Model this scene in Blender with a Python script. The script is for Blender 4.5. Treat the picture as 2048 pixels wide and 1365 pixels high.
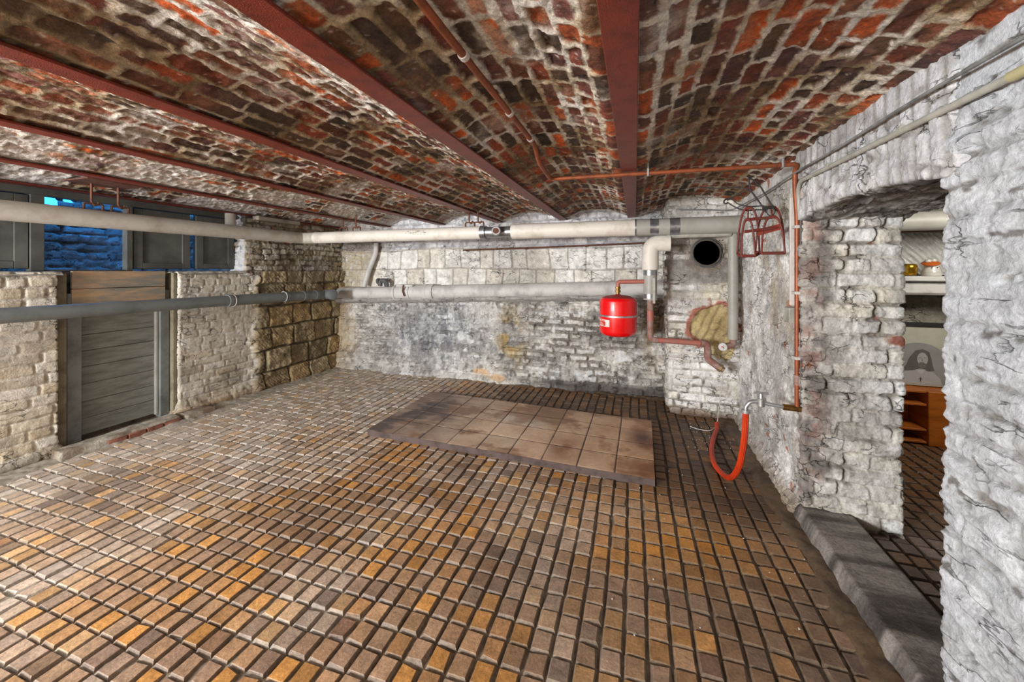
import bpy, math, random
import numpy as np
from mathutils import Vector, Matrix
random.seed(7)
for o in list(bpy.data.objects): bpy.data.objects.remove(o)
SC = bpy.context.scene
COL = SC.collection
PI = math.pi
def lin(c):
    c = np.asarray(c, dtype=np.float64) / 255.0
    return np.where(c <= 0.04045, c / 12.92, ((np.maximum(c, 0) + 0.055) / 1.055) ** 2.4)
# ---------------------------------------------------------------- camera
YAW = math.radians(17.8)
cam = bpy.data.cameras.new('camera'); camo = bpy.data.objects.new('camera', cam); COL.objects.link(camo)
camo.location = (0, 0, 1.5); camo.rotation_euler = (PI / 2, 0, YAW)
cam.sensor_width = 36; cam.lens = 766 / 2048 * 36; cam.shift_y = -142.5 / 2048; cam.clip_start = .02
SC.camera = camo
SC.view_settings.view_transform = 'Standard'; SC.view_settings.look = 'None'
SC.view_settings.gamma = 1; SC.view_settings.use_curve_mapping = False
SC.view_settings.exposure = 0.0
# ---------------------------------------------------------------- sky and lights
w = bpy.data.worlds.new('sky'); SC.world = w; w.use_nodes = True
bg = w.node_tree.nodes['Background']; bg.inputs['Color'].default_value = (.03, .33, .95, 1); bg.inputs['Strength'].default_value = 4.5
def area(name, loc, target, sx, sy, power, color):
    l = bpy.data.lights.new(name, 'AREA'); l.shape = 'RECTANGLE'; l.size = sx; l.size_y = sy
    l.energy = power; l.color = color
    o = bpy.data.objects.new(name, l); COL.objects.link(o); o.location = loc
    o.rotation_euler = (Vector(target) - Vector(loc)).to_track_quat('-Z', 'Y').to_euler()
    return o
area('assumed_rear_key', (-3.6, -3.0, 1.62), (-.6, 4.4, 1.5), .8, .8, 420, (.96, .98, 1))  # assumed unseen daylight behind the camera, read off the vessel's shadow; no window built
area('assumed_side_key', (-3.5, -.7, 1.5), (-1.0, 2.4, 1.3), 1.6, .9, 56, (.88, .94, 1))  # assumed daylight from the left; bare lamp inside the room, no window built there
area('rear_warm_fill', (-1.2, -3.7, 1.2), (-1.2, 2, 1.3), 3.4, 1.9, 58, (1, .84, .66))  # added warm fill behind the camera; no doorway is built there
area('side_room_fill', (2.7, 2.95, 2.05), (2.35, 4.5, .8), .7, .5, 24, (1, .95, .86))  # unseen lamp added to brighten the room beyond the doorway
# ---------------------------------------------------------------- noise
def _h(ix, iy, s):
    h = (ix.astype(np.int64) * 374761393 + iy.astype(np.int64) * 668265263 + s * 1274126177) & 0xffffffff
    h = ((h ^ (h >> 13)) * 1274126177) & 0xffffffff
    h = ((h ^ (h >> 16)) * 2246822519) & 0xffffffff
    return ((h ^ (h >> 15)) & 0xffffff) / float(0xffffff)
def vn(x, y, s=0):
    ix = np.floor(x); iy = np.floor(y); fx = x - ix; fy = y - iy
    fx = fx * fx * (3 - 2 * fx); fy = fy * fy * (3 - 2 * fy)
    a = _h(ix, iy, s); b = _h(ix + 1, iy, s); c = _h(ix, iy + 1, s); d = _h(ix + 1, iy + 1, s)
    return (a * (1 - fx) + b * fx) * (1 - fy) + (c * (1 - fx) + d * fx) * fy
def fbm(x, y, f, o=4, s=0, g=.5):
    t = 0; a = 1; n = 0
    for i in range(o):
        t = t + a * vn(x * f + 17.3 * i, y * f - 9.1 * i, s + i * 31); n += a; a *= g; f *= 2.03
    return t / n
def ridge(x, y, f, o=3, s=0):
    t = 0; a = 1; n = 0
    for i in range(o):
        t = t + a * (1 - np.abs(2 * vn(x * f + 5.3 * i, y * f + 3.7 * i, s + i * 13) - 1)); n += a; a *= .5; f *= 2.1
    return t / n
def sm(a, b, x):
    t = np.clip((x - a) / (b - a), 0, 1); return t * t * (3 - 2 * t)
def mix(a, b, t):
    a = np.asarray(a, dtype=float); b = np.asarray(b, dtype=float)
    return a + (b - a) * np.asarray(t)[..., None]
def pal(cols, t):
    cols = np.asarray(cols, dtype=float); n = len(cols) - 1
    k = np.clip(t, 0, .9999) * n; i = k.astype(int); f = (k - i)[..., None]
    return cols[i] * (1 - f) + cols[i + 1] * f
def pick(cols, t):
    cols = np.asarray(cols, dtype=float); return cols[np.clip((t * len(cols)).astype(int), 0, len(cols) - 1)]
def courses(u, v, hc, L, s, warp=.012, shrink=.006, half=.3):
    """irregular masonry: distance to the block edge, per-block random numbers, course number"""
    u = u + warp * 2 * (fbm(u, v, 3.1, 3, s + 1) - .5) * 2; v = v + warp * 2 * (fbm(u, v, 2.3, 3, s + 2) - .5)
    c = np.floor(v / hc); fv = v / hc - c
    Lc = np.where(_h(c, c * 0, s + 3) < half, L * .55, L)
    uu = u / Lc + _h(c, c * 0 + 5, s + 4) * 3
    b = np.floor(uu); fu = uu - b
    j0 = (_h(b, c, s + 5) - .5) * .28; j1 = (_h(b + 1, c, s + 5) - .5) * .28
    # joints shifted at random
    lo = fu - j0; hi = 1 + j1 - fu
    b2 = np.where(lo < 0, b - 1, np.where(hi < 0, b + 1, b))
    du = np.where(lo < 0, -lo, np.where(hi < 0, -hi, np.minimum(lo, hi))) * Lc
    dv = np.minimum(fv, 1 - fv) * hc
    r1 = _h(b2, c, s + 6); r2 = _h(b2, c, s + 7)
    k = .012
    d = np.minimum(du, dv) - k * np.clip(1 - np.abs(du - dv) / k, 0, 1) ** 2 * .35
    d = d - r2 * shrink
    return d, r1, r2, _h(b2, c, s + 8), c
# ---------------------------------------------------------------- mesh helpers
def setcol(me, cols, domain='POINT'):
    a = me.color_attributes.new('col', 'FLOAT_COLOR', domain)
    c = np.ones((len(cols), 4), dtype=np.float32); c[:, :3] = lin(cols)
    a.data.foreach_set('color', c.ravel())
def link(name, me, mat, parent=None, kind=None):
    o = bpy.data.objects.new(name, me); COL.objects.link(o)
    if mat: me.materials.append(mat)
    if parent: o.parent = parent
    if kind: o['kind'] = kind
    return o
def grid(name, P, C, mat, keep=None, parent=None, kind=None, origin=(0, 0, 0)):
    nv, nu = P.shape[:2]
    i = np.arange(nu * nv).reshape(nv, nu)
    q = np.stack([i[:-1, :-1], i[:-1, 1:], i[1:, 1:], i[1:, :-1]], -1)
    q = q[keep] if keep is not None else q.reshape(-1, 4)
    me = bpy.data.meshes.new(name)
    me.vertices.add(nu * nv); me.vertices.foreach_set('co', (P - np.array(origin)).astype(np.float32).ravel())
    me.loops.add(len(q) * 4); me.loops.foreach_set('vertex_index', q.astype(np.int32).ravel())
    me.polygons.add(len(q)); me.polygons.foreach_set('loop_start', np.arange(0, len(q) * 4, 4, dtype=np.int32))
    me.polygons.foreach_set('use_smooth', np.ones(len(q), dtype=bool))
    me.update(calc_edges=True)
    setcol(me, C.reshape(-1, 3))
    o = link(name, me, mat, parent, kind); o.location = origin
    return o
def path_sheet(name, pts, z0, z1, step, fn, mat, r=.03, side=1, keepfn=None, parent=None, kind='structure', ceil=None):
    P = [np.array(p, dtype=float) for p in pts]; out = [P[0]]
    for a, b, c in zip(P[:-2], P[1:-1], P[2:]):
        d0 = (a - b) / np.linalg.norm(a - b); d1 = (c - b) / np.linalg.norm(c - b)
        p0 = b + d0 * r; p1 = b + d1 * r
        for t in np.linspace(0, 1, 7): out.append((1 - t) ** 2 * p0 + 2 * t * (1 - t) * b + t * t * p1)
    out.append(P[-1]); out = np.array(out)
    s = np.concatenate([[0], np.cumsum(np.linalg.norm(np.diff(out, axis=0), axis=1))])
    n = int(s[-1] / step) + 2; u = np.linspace(0, s[-1], n)
    xy = np.stack([np.interp(u, s, out[:, 0]), np.interp(u, s, out[:, 1])], -1)
    t = np.gradient(xy, axis=0); t /= np.linalg.norm(t, axis=1)[:, None]
    nn = np.stack([t[:, 1], -t[:, 0]], -1) * side
    z = np.linspace(z0, z1, int((z1 - z0) / step) + 2)
    U, Z = np.meshgrid(u, z); X = np.broadcast_to(xy[:, 0], U.shape); Y = np.broadcast_to(xy[:, 1], U.shape)
    h, C = fn(U, Z, X, Y)
    pos = np.stack([X + nn[:, 0] * h, Y + nn[:, 1] * h, Z], -1)
    keep = None
    if keepfn is not None:
        k = keepfn(U, Z, X, Y); keep = k[:-1, :-1] & k[1:, 1:] & k[1:, :-1] & k[:-1, 1:]
    return grid(name, pos, C, mat, keep, parent, kind)
class MB:
    def __init__(s): s.v = []; s.f = []
    def add(s, v, f):
        n = len(s.v); s.v += [tuple(p) for p in v]; s.f += [tuple(i + n for i in q) for q in f]; return s
    def box(s, a, b, bev=.003, jit=0):
        a = np.minimum(a, b) * 1.0; b2 = np.maximum(a, b); a0 = np.minimum(a, b)
        import itertools
        a0 = [min(p, q) for p, q in zip(a, b)]; b0 = [max(p, q) for p, q in zip(a, b)]
        bev = min(bev, *(0.45 * (q - p) for p, q in zip(a0, b0)))
        # bevelled box: 24 vertices
        v = []; idx = {}
        for sx in (0, 1):
            for sy in (0, 1):
                for sz in (0, 1):
                    c = [(b0 if k else a0)[i] for i, k in enumerate((sx, sy, sz))]
                    d = [(-bev if k else bev) for k in (sx, sy, sz)]
                    for ax in range(3):
                        p = [c[i] + (0 if i == ax else d[i]) + random.uniform(-jit, jit) for i in range(3)]
                        idx[(sx, sy, sz, ax)] = len(v); v.append(p)
        f = []
        for ax in range(3):
            o1, o2 = [i for i in range(3) if i != ax]
            for sd in (0, 1):
                q = []
                for k1, k2 in ((0, 0), (1, 0), (1, 1), (0, 1)):
                    t = [0, 0, 0]; t[ax] = sd; t[o1] = k1; t[o2] = k2; q.append(idx[(*t, ax)])
                f.append(q if (sd == 1) != (ax == 1) else q[::-1])
        for ax in range(3):
            o1, o2 = [i for i in range(3) if i != ax]
            for k1 in (0, 1):
                for k2 in (0, 1):
                    def key(e, fa):
                        t = [0, 0, 0]; t[ax] = e; t[o1] = k1; t[o2] = k2; return idx[(*t, fa)]
                    q = [key(0, o1), key(1, o1), key(1, o2), key(0, o2)]
                    f.append(q)
        for sx in (0, 1):
            for sy in (0, 1):
                for sz in (0, 1): f.append([idx[(sx, sy, sz, a)] for a in range(3)])
        return s.add(v, f)
    def tube(s, pts, r, bend=.05, seg=16, cap=True, rr=None, nb=7, flute=0):
        P = [Vector(p) for p in pts]; out = [P[0]]
        for a, b, c in zip(P[:-2], P[1:-1], P[2:]):
            k = min(bend, (a - b).length * .49, (c - b).length * .49)
            if k < 1e-4: out.append(b); continue
            p0 = b + (a - b).normalized() * k; p1 = b + (c - b).normalized() * k
            for i in range(nb):
                t = i / (nb - 1); out.append(p0 * (1 - t) ** 2 + b * 2 * t * (1 - t) + p1 * t * t)
        out.append(P[-1])
        n = len(out); T = []
        for i in range(n):
            T.append((out[min(i + 1, n - 1)] - out[max(i - 1, 0)]).normalized())
        up = Vector((0, 0, 1)) if abs(T[0].z) < .9 else Vector((1, 0, 0))
        N = (up - T[0] * up.dot(T[0])).normalized(); v = []; f = []
        for i in range(n):
            N = (N - T[i] * N.dot(T[i])).normalized(); B = T[i].cross(N)
            ri = r if rr is None else rr(i / (n - 1))
            for k in range(seg):
                a = 2 * PI * k / seg; v.append(out[i] + (N * math.cos(a) + B * math.sin(a)) * ri * (1 - flute * (k % 3 == 0)))
        for i in range(n - 1):
            for k in range(seg):
                k2 = (k + 1) % seg; f.append((i * seg + k, i * seg + k2, (i + 1) * seg + k2, (i + 1) * seg + k))
        if cap: f.append(tuple(range(seg))[::-1]); f.append(tuple((n - 1) * seg + k for k in range(seg)))
        return s.add(v, f)
    def lathe(s, prof, c=(0, 0, 0), axis=(0, 0, 1), seg=32):
        A = Vector(axis).normalized(); up = Vector((1, 0, 0)) if abs(A.x) < .9 else Vector((0, 1, 0))
        N = (up - A * up.dot(A)).normalized(); B = A.cross(N); c = Vector(c); v = []; f = []
        for r, z in prof:
            for k in range(seg):
                a = 2 * PI * k / seg; v.append(c + A * z + (N * math.cos(a) + B * math.sin(a)) * max(r, 1e-5))
        for i in range(len(prof) - 1):
            for k in range(seg):
                k2 = (k + 1) % seg; f.append((i * seg + k, i * seg + k2, (i + 1) * seg + k2, (i + 1) * seg + k))
        f.append(tuple(range(seg))[::-1]); f.append(tuple((len(prof) - 1) * seg + k for k in range(seg)))
        return s.add(v, f)
    def prism(s, poly, o, ex, ey, ez, t):
        """polygon in the plane o + x*ex + y*ey, thickness t along ez"""
        o, ex, ey, ez = map(Vector, (o, ex, ey, ez)); n = len(poly)
        v = [o + ex * x + ey * y for x, y in poly] + [o + ex * x + ey * y + ez * t for x, y in poly]
        f = [tuple(range(n))[::-1], tuple(range(n, 2 * n))] + [(i, (i + 1) % n, n + (i + 1) % n, n + i) for i in range(n)]
        return s.add(v, f)
    def build(s, name, mat, parent=None, smooth=True, kind=None):
        org = rootloc(parent)
        me = bpy.data.meshes.new(name); me.from_pydata([tuple(np.array(p) - org) for p in s.v], [], s.f); me.update()
        if smooth:
            me.polygons.foreach_set('use_smooth', [True] * len(me.polygons))
            try: me.set_sharp_from_angle(angle=math.radians(40))
            except Exception: pass
        import bmesh
        bm = bmesh.new(); bm.from_mesh(me); bmesh.ops.recalc_face_normals(bm, faces=bm.faces); bm.to_mesh(me); bm.free()
        return link(name, me, mat, parent, kind)
def spline(pts, n=8):
    P = [Vector(p) for p in pts]; P = [P[0] * 2 - P[1]] + P + [P[-1] * 2 - P[-2]]; out = []
    for i in range(1, len(P) - 2):
        for k in range(n):
            t = k / n; a, b, c, d = P[i - 1:i + 3]
            out.append(.5 * ((2 * b) + (c - a) * t + (2 * a - 5 * b + 4 * c - d) * t * t + (3 * b - a - 3 * c + d) * t ** 3))
    return out + [P[-2]]
def rootloc(p):
    if p is None: return np.zeros(3)
    t = np.array(p.location)
    while p.parent: p = p.parent; t = t + np.array(p.location)
    return t
def thing(name, label, cat, loc, group=None, kind=None):
    o = bpy.data.objects.new(name, None); COL.objects.link(o); o.location = loc; o.empty_display_size = .05
    if kind: o['kind'] = kind
    else:
        o['label'] = label; o['category'] = cat
    if group: o['group'] = group
    return o
def tag(o, label, cat, group=None):
    o['label'] = label; o['category'] = cat
    if group: o['group'] = group
    return o
# ---------------------------------------------------------------- materials
def nodes(name):
    m = bpy.data.materials.new(name); m.use_nodes = True; nt = m.node_tree
    return m, nt, nt.nodes['Principled BSDF']
def masonry(name, rough=.86, fine=70, amt=.25, bump=.5, spec=.25, crack=0, cscale=7, specks=0, cmap=(1, 1, 2.1)):
    m, nt, b = nodes(name); N = nt.nodes.new; L = nt.links.new
    at = N('ShaderNodeAttribute'); at.attribute_name = 'col'
    tc = N('ShaderNodeTexCoord')
    n1 = N('ShaderNodeTexNoise'); n1.inputs['Scale'].default_value = fine; n1.inputs['Detail'].default_value = 6; n1.inputs['Roughness'].default_value = .65
    n2 = N('ShaderNodeTexNoise'); n2.inputs['Scale'].default_value = fine * .22; n2.inputs['Detail'].default_value = 5
    for n in (n1, n2): L(tc.outputs['Object'], n.inputs['Vector'])
    r = N('ShaderNodeMapRange'); r.inputs[1].default_value = .3; r.inputs[2].default_value = .7
    r.inputs[3].default_value = 1 - amt; r.inputs[4].default_value = 1 + amt; L(n1.outputs[0], r.inputs[0])
    r2 = N('ShaderNodeMapRange'); r2.inputs[1].default_value = .3; r2.inputs[2].default_value = .7
    r2.inputs[3].default_value = 1 - amt * .7; r2.inputs[4].default_value = 1 + amt * .7; L(n2.outputs[0], r2.inputs[0])
    mu = N('ShaderNodeMath'); mu.operation = 'MULTIPLY'; L(r.outputs[0], mu.inputs[0]); L(r2.outputs[0], mu.inputs[1])
    vm = N('ShaderNodeVectorMath'); vm.operation = 'SCALE'; L(at.outputs['Color'], vm.inputs[0]); L(mu.outputs[0], vm.inputs['Scale'])
    out = vm.outputs[0]; hgt = n1.outputs[0]
    def rng(src, a, c, d, e):
        q = N('ShaderNodeMapRange'); q.inputs[1].default_value = a; q.inputs[2].default_value = c; q.inputs[3].default_value = d; q.inputs[4].default_value = e
        L(src, q.inputs[0]); return q.outputs[0]
    def mul(p, q):
        k = N('ShaderNodeMath'); k.operation = 'MULTIPLY'
        for i, z in enumerate((p, q)):
            if isinstance(z, float): k.inputs[i].default_value = z
            else: L(z, k.inputs[i])
        return k.outputs[0]
    if crack:
        # thin dark fissures: warped cell borders, broken up by a patchy mask
        mp = N('ShaderNodeMapping'); mp.inputs['Scale'].default_value = cmap; L(tc.outputs['Object'], mp.inputs['Vector'])
        wn = N('ShaderNodeTexNoise'); wn.inputs['Scale'].default_value = 11; wn.inputs['Detail'].default_value = 5; L(mp.outputs[0], wn.inputs['Vector'])
        wv = N('ShaderNodeVectorMath'); wv.operation = 'MULTIPLY_ADD'; L(wn.outputs['Color'], wv.inputs[0]); wv.inputs[1].default_value = (.16, .16, .16); L(mp.outputs[0], wv.inputs[2])
        vo = N('ShaderNodeTexVoronoi'); vo.feature = 'DISTANCE_TO_EDGE'; vo.inputs['Scale'].default_value = cscale; L(wv.outputs[0], vo.inputs['Vector'])
        pm = N('ShaderNodeTexNoise'); pm.inputs['Scale'].default_value = 5.5; pm.inputs['Detail'].default_value = 4; L(tc.outputs['Object'], pm.inputs['Vector'])
        k = mul(rng(vo.outputs[0], .006, .030, 1, 0), rng(pm.outputs[0], .50, .58, 0, 1))
        v2 = N('ShaderNodeVectorMath'); v2.operation = 'SCALE'; L(out, v2.inputs[0]); L(rng(k, 0, 1, 1, 1 - crack), v2.inputs['Scale']); out = v2.outputs[0]
        hs = N('ShaderNodeMath'); hs.operation = 'SUBTRACT'; L(hgt, hs.inputs[0]); L(k, hs.inputs[1]); hgt = hs.outputs[0]
    if specks:
        sn = N('ShaderNodeTexNoise'); sn.inputs['Scale'].default_value = fine * .5; sn.inputs['Detail'].default_value = 8; sn.inputs['Roughness'].default_value = .75
        mp2 = N('ShaderNodeMapping'); mp2.inputs['Location'].default_value = (3.1, 7.7, 1.9); L(tc.outputs['Object'], mp2.inputs['Vector']); L(mp2.outputs[0], sn.inputs['Vector'])
        v3 = N('ShaderNodeVectorMath'); v3.operation = 'SCALE'; L(out, v3.inputs[0]); L(rng(sn.outputs[0], .60, .68, 1, 1 - specks), v3.inputs['Scale']); out = v3.outputs[0]
    L(out, b.inputs['Base Color'])
    bp = N('ShaderNodeBump'); bp.inputs['Strength'].default_value = bump; bp.inputs['Distance'].default_value = .006
    L(hgt, bp.inputs['Height']); L(bp.outputs[0], b.inputs['Normal'])
    b.inputs['Roughness'].default_value = rough; b.inputs['Specular IOR Level'].default_value = spec
    return m
def paint(name, c, rough=.5, metal=0, c2=None, scale=8, lo=.45, hi=.62, bump=.1, spec=.4, fine=0, stretch=None, coat=0):
    m, nt, b = nodes(name); N = nt.nodes.new; L = nt.links.new
    c = tuple(lin(c)); b.inputs['Roughness'].default_value = rough; b.inputs['Metallic'].default_value = metal
    b.inputs['Specular IOR Level'].default_value = spec; b.inputs['Coat Weight'].default_value = coat
    tc = N('ShaderNodeTexCoord'); mp = N('ShaderNodeMapping'); L(tc.outputs['Object'], mp.inputs['Vector'])
    if stretch: mp.inputs['Scale'].default_value = stretch
    n = N('ShaderNodeTexNoise'); n.inputs['Scale'].default_value = scale; n.inputs['Detail'].default_value = 7; n.inputs['Roughness'].default_value = .65
    L(mp.outputs[0], n.inputs['Vector'])
    r = N('ShaderNodeValToRGB'); e = r.color_ramp.elements
    e[0].position = lo; e[1].position = hi; e[0].color = (*c, 1); e[1].color = (*(tuple(lin(c2)) if c2 else tuple(x * .85 for x in c)), 1)
    L(n.outputs[0], r.inputs[0]); L(r.outputs[0], b.inputs['Base Color'])
    if bump:
        bp = N('ShaderNodeBump'); bp.inputs['Strength'].default_value = bump; bp.inputs['Distance'].default_value = .004
        n2 = N('ShaderNodeTexNoise'); n2.inputs['Scale'].default_value = fine or scale * 6; n2.inputs['Detail'].default_value = 4
        L(mp.outputs[0], n2.inputs['Vector']); L(n2.outputs[0], bp.inputs['Height']); L(bp.outputs[0], b.inputs['Normal'])
    return m
M_WALL = masonry('limewashed_masonry', fine=85, amt=.22, bump=.9, crack=.72, cscale=7, specks=.45)
M_NEAR = masonry('limewashed_rough_wall', fine=80, amt=.2, bump=.9, crack=.48, cscale=5.5, specks=.4, cmap=(1, .55, 2.6))
M_CEIL = masonry('vault_brick', rough=.66, fine=90, amt=.4, bump=1.0, spec=.45, specks=.4)
M_FLOOR = masonry('stable_tile', rough=.48, fine=75, amt=.3, bump=.4, spec=.45, specks=.5)
M_SLAB = masonry('slab_tile', rough=.38, fine=30, amt=.12, bump=.15, spec=.4)
M_BEAM = paint('red_oxide_steel', (122, 46, 27), .36, 0, (100, 36, 22), 14, bump=.8, fine=240)
M_WHITE = paint('white_lagging', (226, 220, 210), .5, 0, (196, 186, 170), 5, .5, .75, bump=.15)
M_BEIGE = paint('aged_lagging', (198, 194, 186), .55, 0, (168, 158, 142), 4, .45, .7, bump=.25)
M_GREYPVC = paint('grey_pvc', (118, 124, 124), .42, 0, (98, 104, 104), 6, .45, .7, bump=.05)
M_JACKET = paint('grey_pvc_jacket', (168, 166, 158), .45, 0, (150, 146, 136), 6, .4, .7, bump=.06)
M_FOIL = paint('foil_band', (170, 172, 176), .32, .8, (130, 132, 136), 10, bump=.1)
M_DRAIN = paint('limewashed_drain', (206, 204, 200), .6, 0, (164, 161, 158), 5, .45, .7, bump=.5, fine=40)
M_RED = paint('red_enamel', (236, 6, 14), .32, 0, (224, 4, 12), 3, .4, .7, bump=0, spec=.5, coat=.4)
M_DUSTRED = paint('dusty_red_top', (150, 70, 66), .6, 0, (170, 40, 44), 8, bump=.05)
M_STEEL = paint('galvanised', (186, 188, 190), .35, .6, (160, 160, 160), 12, bump=.05)
M_CHROME = paint('chrome', (206, 208, 210), .28, .75, (186, 188, 190), 12, bump=0)
M_BRASS = paint('brass', (168, 128, 70), .38, .9, (130, 98, 56), 20, bump=.1)
M_SALMON = paint('red_primer_pipe', (176, 100, 86), .5, 0, (154, 112, 102), 14, .45, .62, bump=.1)
M_RUSTPIPE = paint('rusted_pipe', (138, 94, 82), .65, 0, (156, 136, 128), 18, .42, .62, bump=.4)
M_COPPER = paint('copper', (152, 82, 50), .45, .25, (124, 70, 46), 10, bump=.04)
M_RUST = paint('rusty_iron', (106, 68, 50), .8, 0, (76, 48, 38), 24, bump=.5)
M_RACK = paint('red_painted_rod', (112, 42, 36), .55, 0, (98, 58, 48), 22, bump=.2)
M_BLACK = paint('black_iron', (38, 36, 36), .55, 0, (54, 50, 48), 16, bump=.2)
M_CABLE = paint('grey_cable', (92, 92, 92), .6, 0, (66, 66, 66), 10, bump=.1)
M_SADCABLE = paint('painted_cable', (134, 134, 132), .6, 0, (100, 100, 98), 10, bump=.1)
M_CONDUIT = paint('ivory_conduit', (176, 174, 164), .5, 0, (150, 148, 138), 8, bump=.1)
M_HOSE = paint('orange_hose', (200, 62, 24), .4, 0, (184, 52, 20), 10, bump=.05)
M_WIRE = paint('white_wire', (212, 206, 200), .5)
M_GREYWOOD = paint('grey_painted_wood', (142, 146, 138), .75, 0, (112, 114, 106), 3.5, .42, .66, bump=.3, fine=30, stretch=(2, 1, 6))
M_POST = paint('pale_grey_post', (126, 130, 128), .7, 0, (98, 100, 98), 4, .45, .65, bump=.3, fine=30)
M_OLIVEWOOD = paint('olive_worn_wood', (138, 130, 108), .8, 0, (104, 94, 78), 6, bump=.4, fine=40)
M_BROWNBOARD = paint('brown_worn_board', (182, 150, 116), .75, 0, (132, 128, 116), 3.0, .4, .6, bump=.3, fine=30, stretch=(2, 1, 5))
M_SHUTTER = paint('dusty_dark_shutter', (98, 98, 92), .8, 0, (72, 72, 68), 3, .4, .65, bump=.25, fine=25)
M_OLDTIMBER = paint('old_timber', (150, 140, 126), .85, 0, (104, 96, 86), 6, bump=.4, stretch=(4, 1, 4))
M_ORANGEWOOD = paint('orange_varnished_wood', (176, 98, 30), .45, 0, (146, 76, 22), 4, .4, .65, bump=.1, stretch=(1, 1, 6))
M_CREAM = paint('cream_mount', (186, 184, 168), .6, 0, (172, 170, 154), 4, bump=0)
M_CONCRETE = masonry('concrete', rough=.85, fine=60, amt=.3, bump=.8, specks=.4)
M_GOLD = paint('gold_lustre', (190, 148, 40), .2, .8, (150, 108, 20), 14, bump=0)
M_CERAMIC = paint('white_ceramic', (216, 214, 208), .2, 0, (200, 198, 190), 9, bump=0, spec=.6)
M_SPOT = paint('black_glaze', (30, 28, 28), .2, bump=0)
M_ORANGEGLAZE = paint('orange_glaze', (198, 98, 36), .25, bump=0)
M_PLASTIC = paint('clear_wrinkled_plastic', (214, 214, 210), .12, 0, (180, 178, 174), 10, bump=.1, spec=.8)
M_DARKTRIM = paint('black_frame', (44, 44, 44), .5, bump=0)
M_LABEL = paint('white_sticker', (228, 222, 216), .4, bump=0)
M_LABELRED = paint('red_sticker_print', (214, 60, 52), .4, bump=0)
M_SOOT = paint('sooty_flue', (112, 102, 92), .9, 0, (66, 60, 54), 9, bump=.4)
def grey(v, t=0):
    v += 22
    return paint('print_grey_%d' % v, (v + t, v, v - t), .6, 0, (v - 12 + t, v - 12, v - 12 - t), 9, .35, .7, bump=0)
# ---------------------------------------------------------------- dimensions
XR, XL, YB, ZB = .95, -4.45, 5.0, 2.15
BEAMS = [-.039, -.898, -1.79, -2.68, -3.60, -4.45]
FW = .05
WHITES = [[232, 231, 228], [222, 220, 216], [212, 209, 204], [238, 237, 234], [224, 219, 209]]
BRK = [[156, 72, 30], [128, 58, 30], [92, 50, 34], [100, 68, 42], [128, 76, 50], [78, 56, 38], [178, 82, 32], [104, 62, 54], [70, 52, 36], [120, 58, 44]]
def dirt(C, U, V, s, amt=1, col=(112, 106, 98)):
    n = fbm(U, V, 1.3, 5, s); k = sm(.52, .74, n) * .6 * amt
    n2 = fbm(U, V, 9, 4, s + 9); k2 = sm(.56, .76, n2) * .5 * amt
    C = mix(C, col, k); return mix(C, (132, 128, 122), k2)
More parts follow.
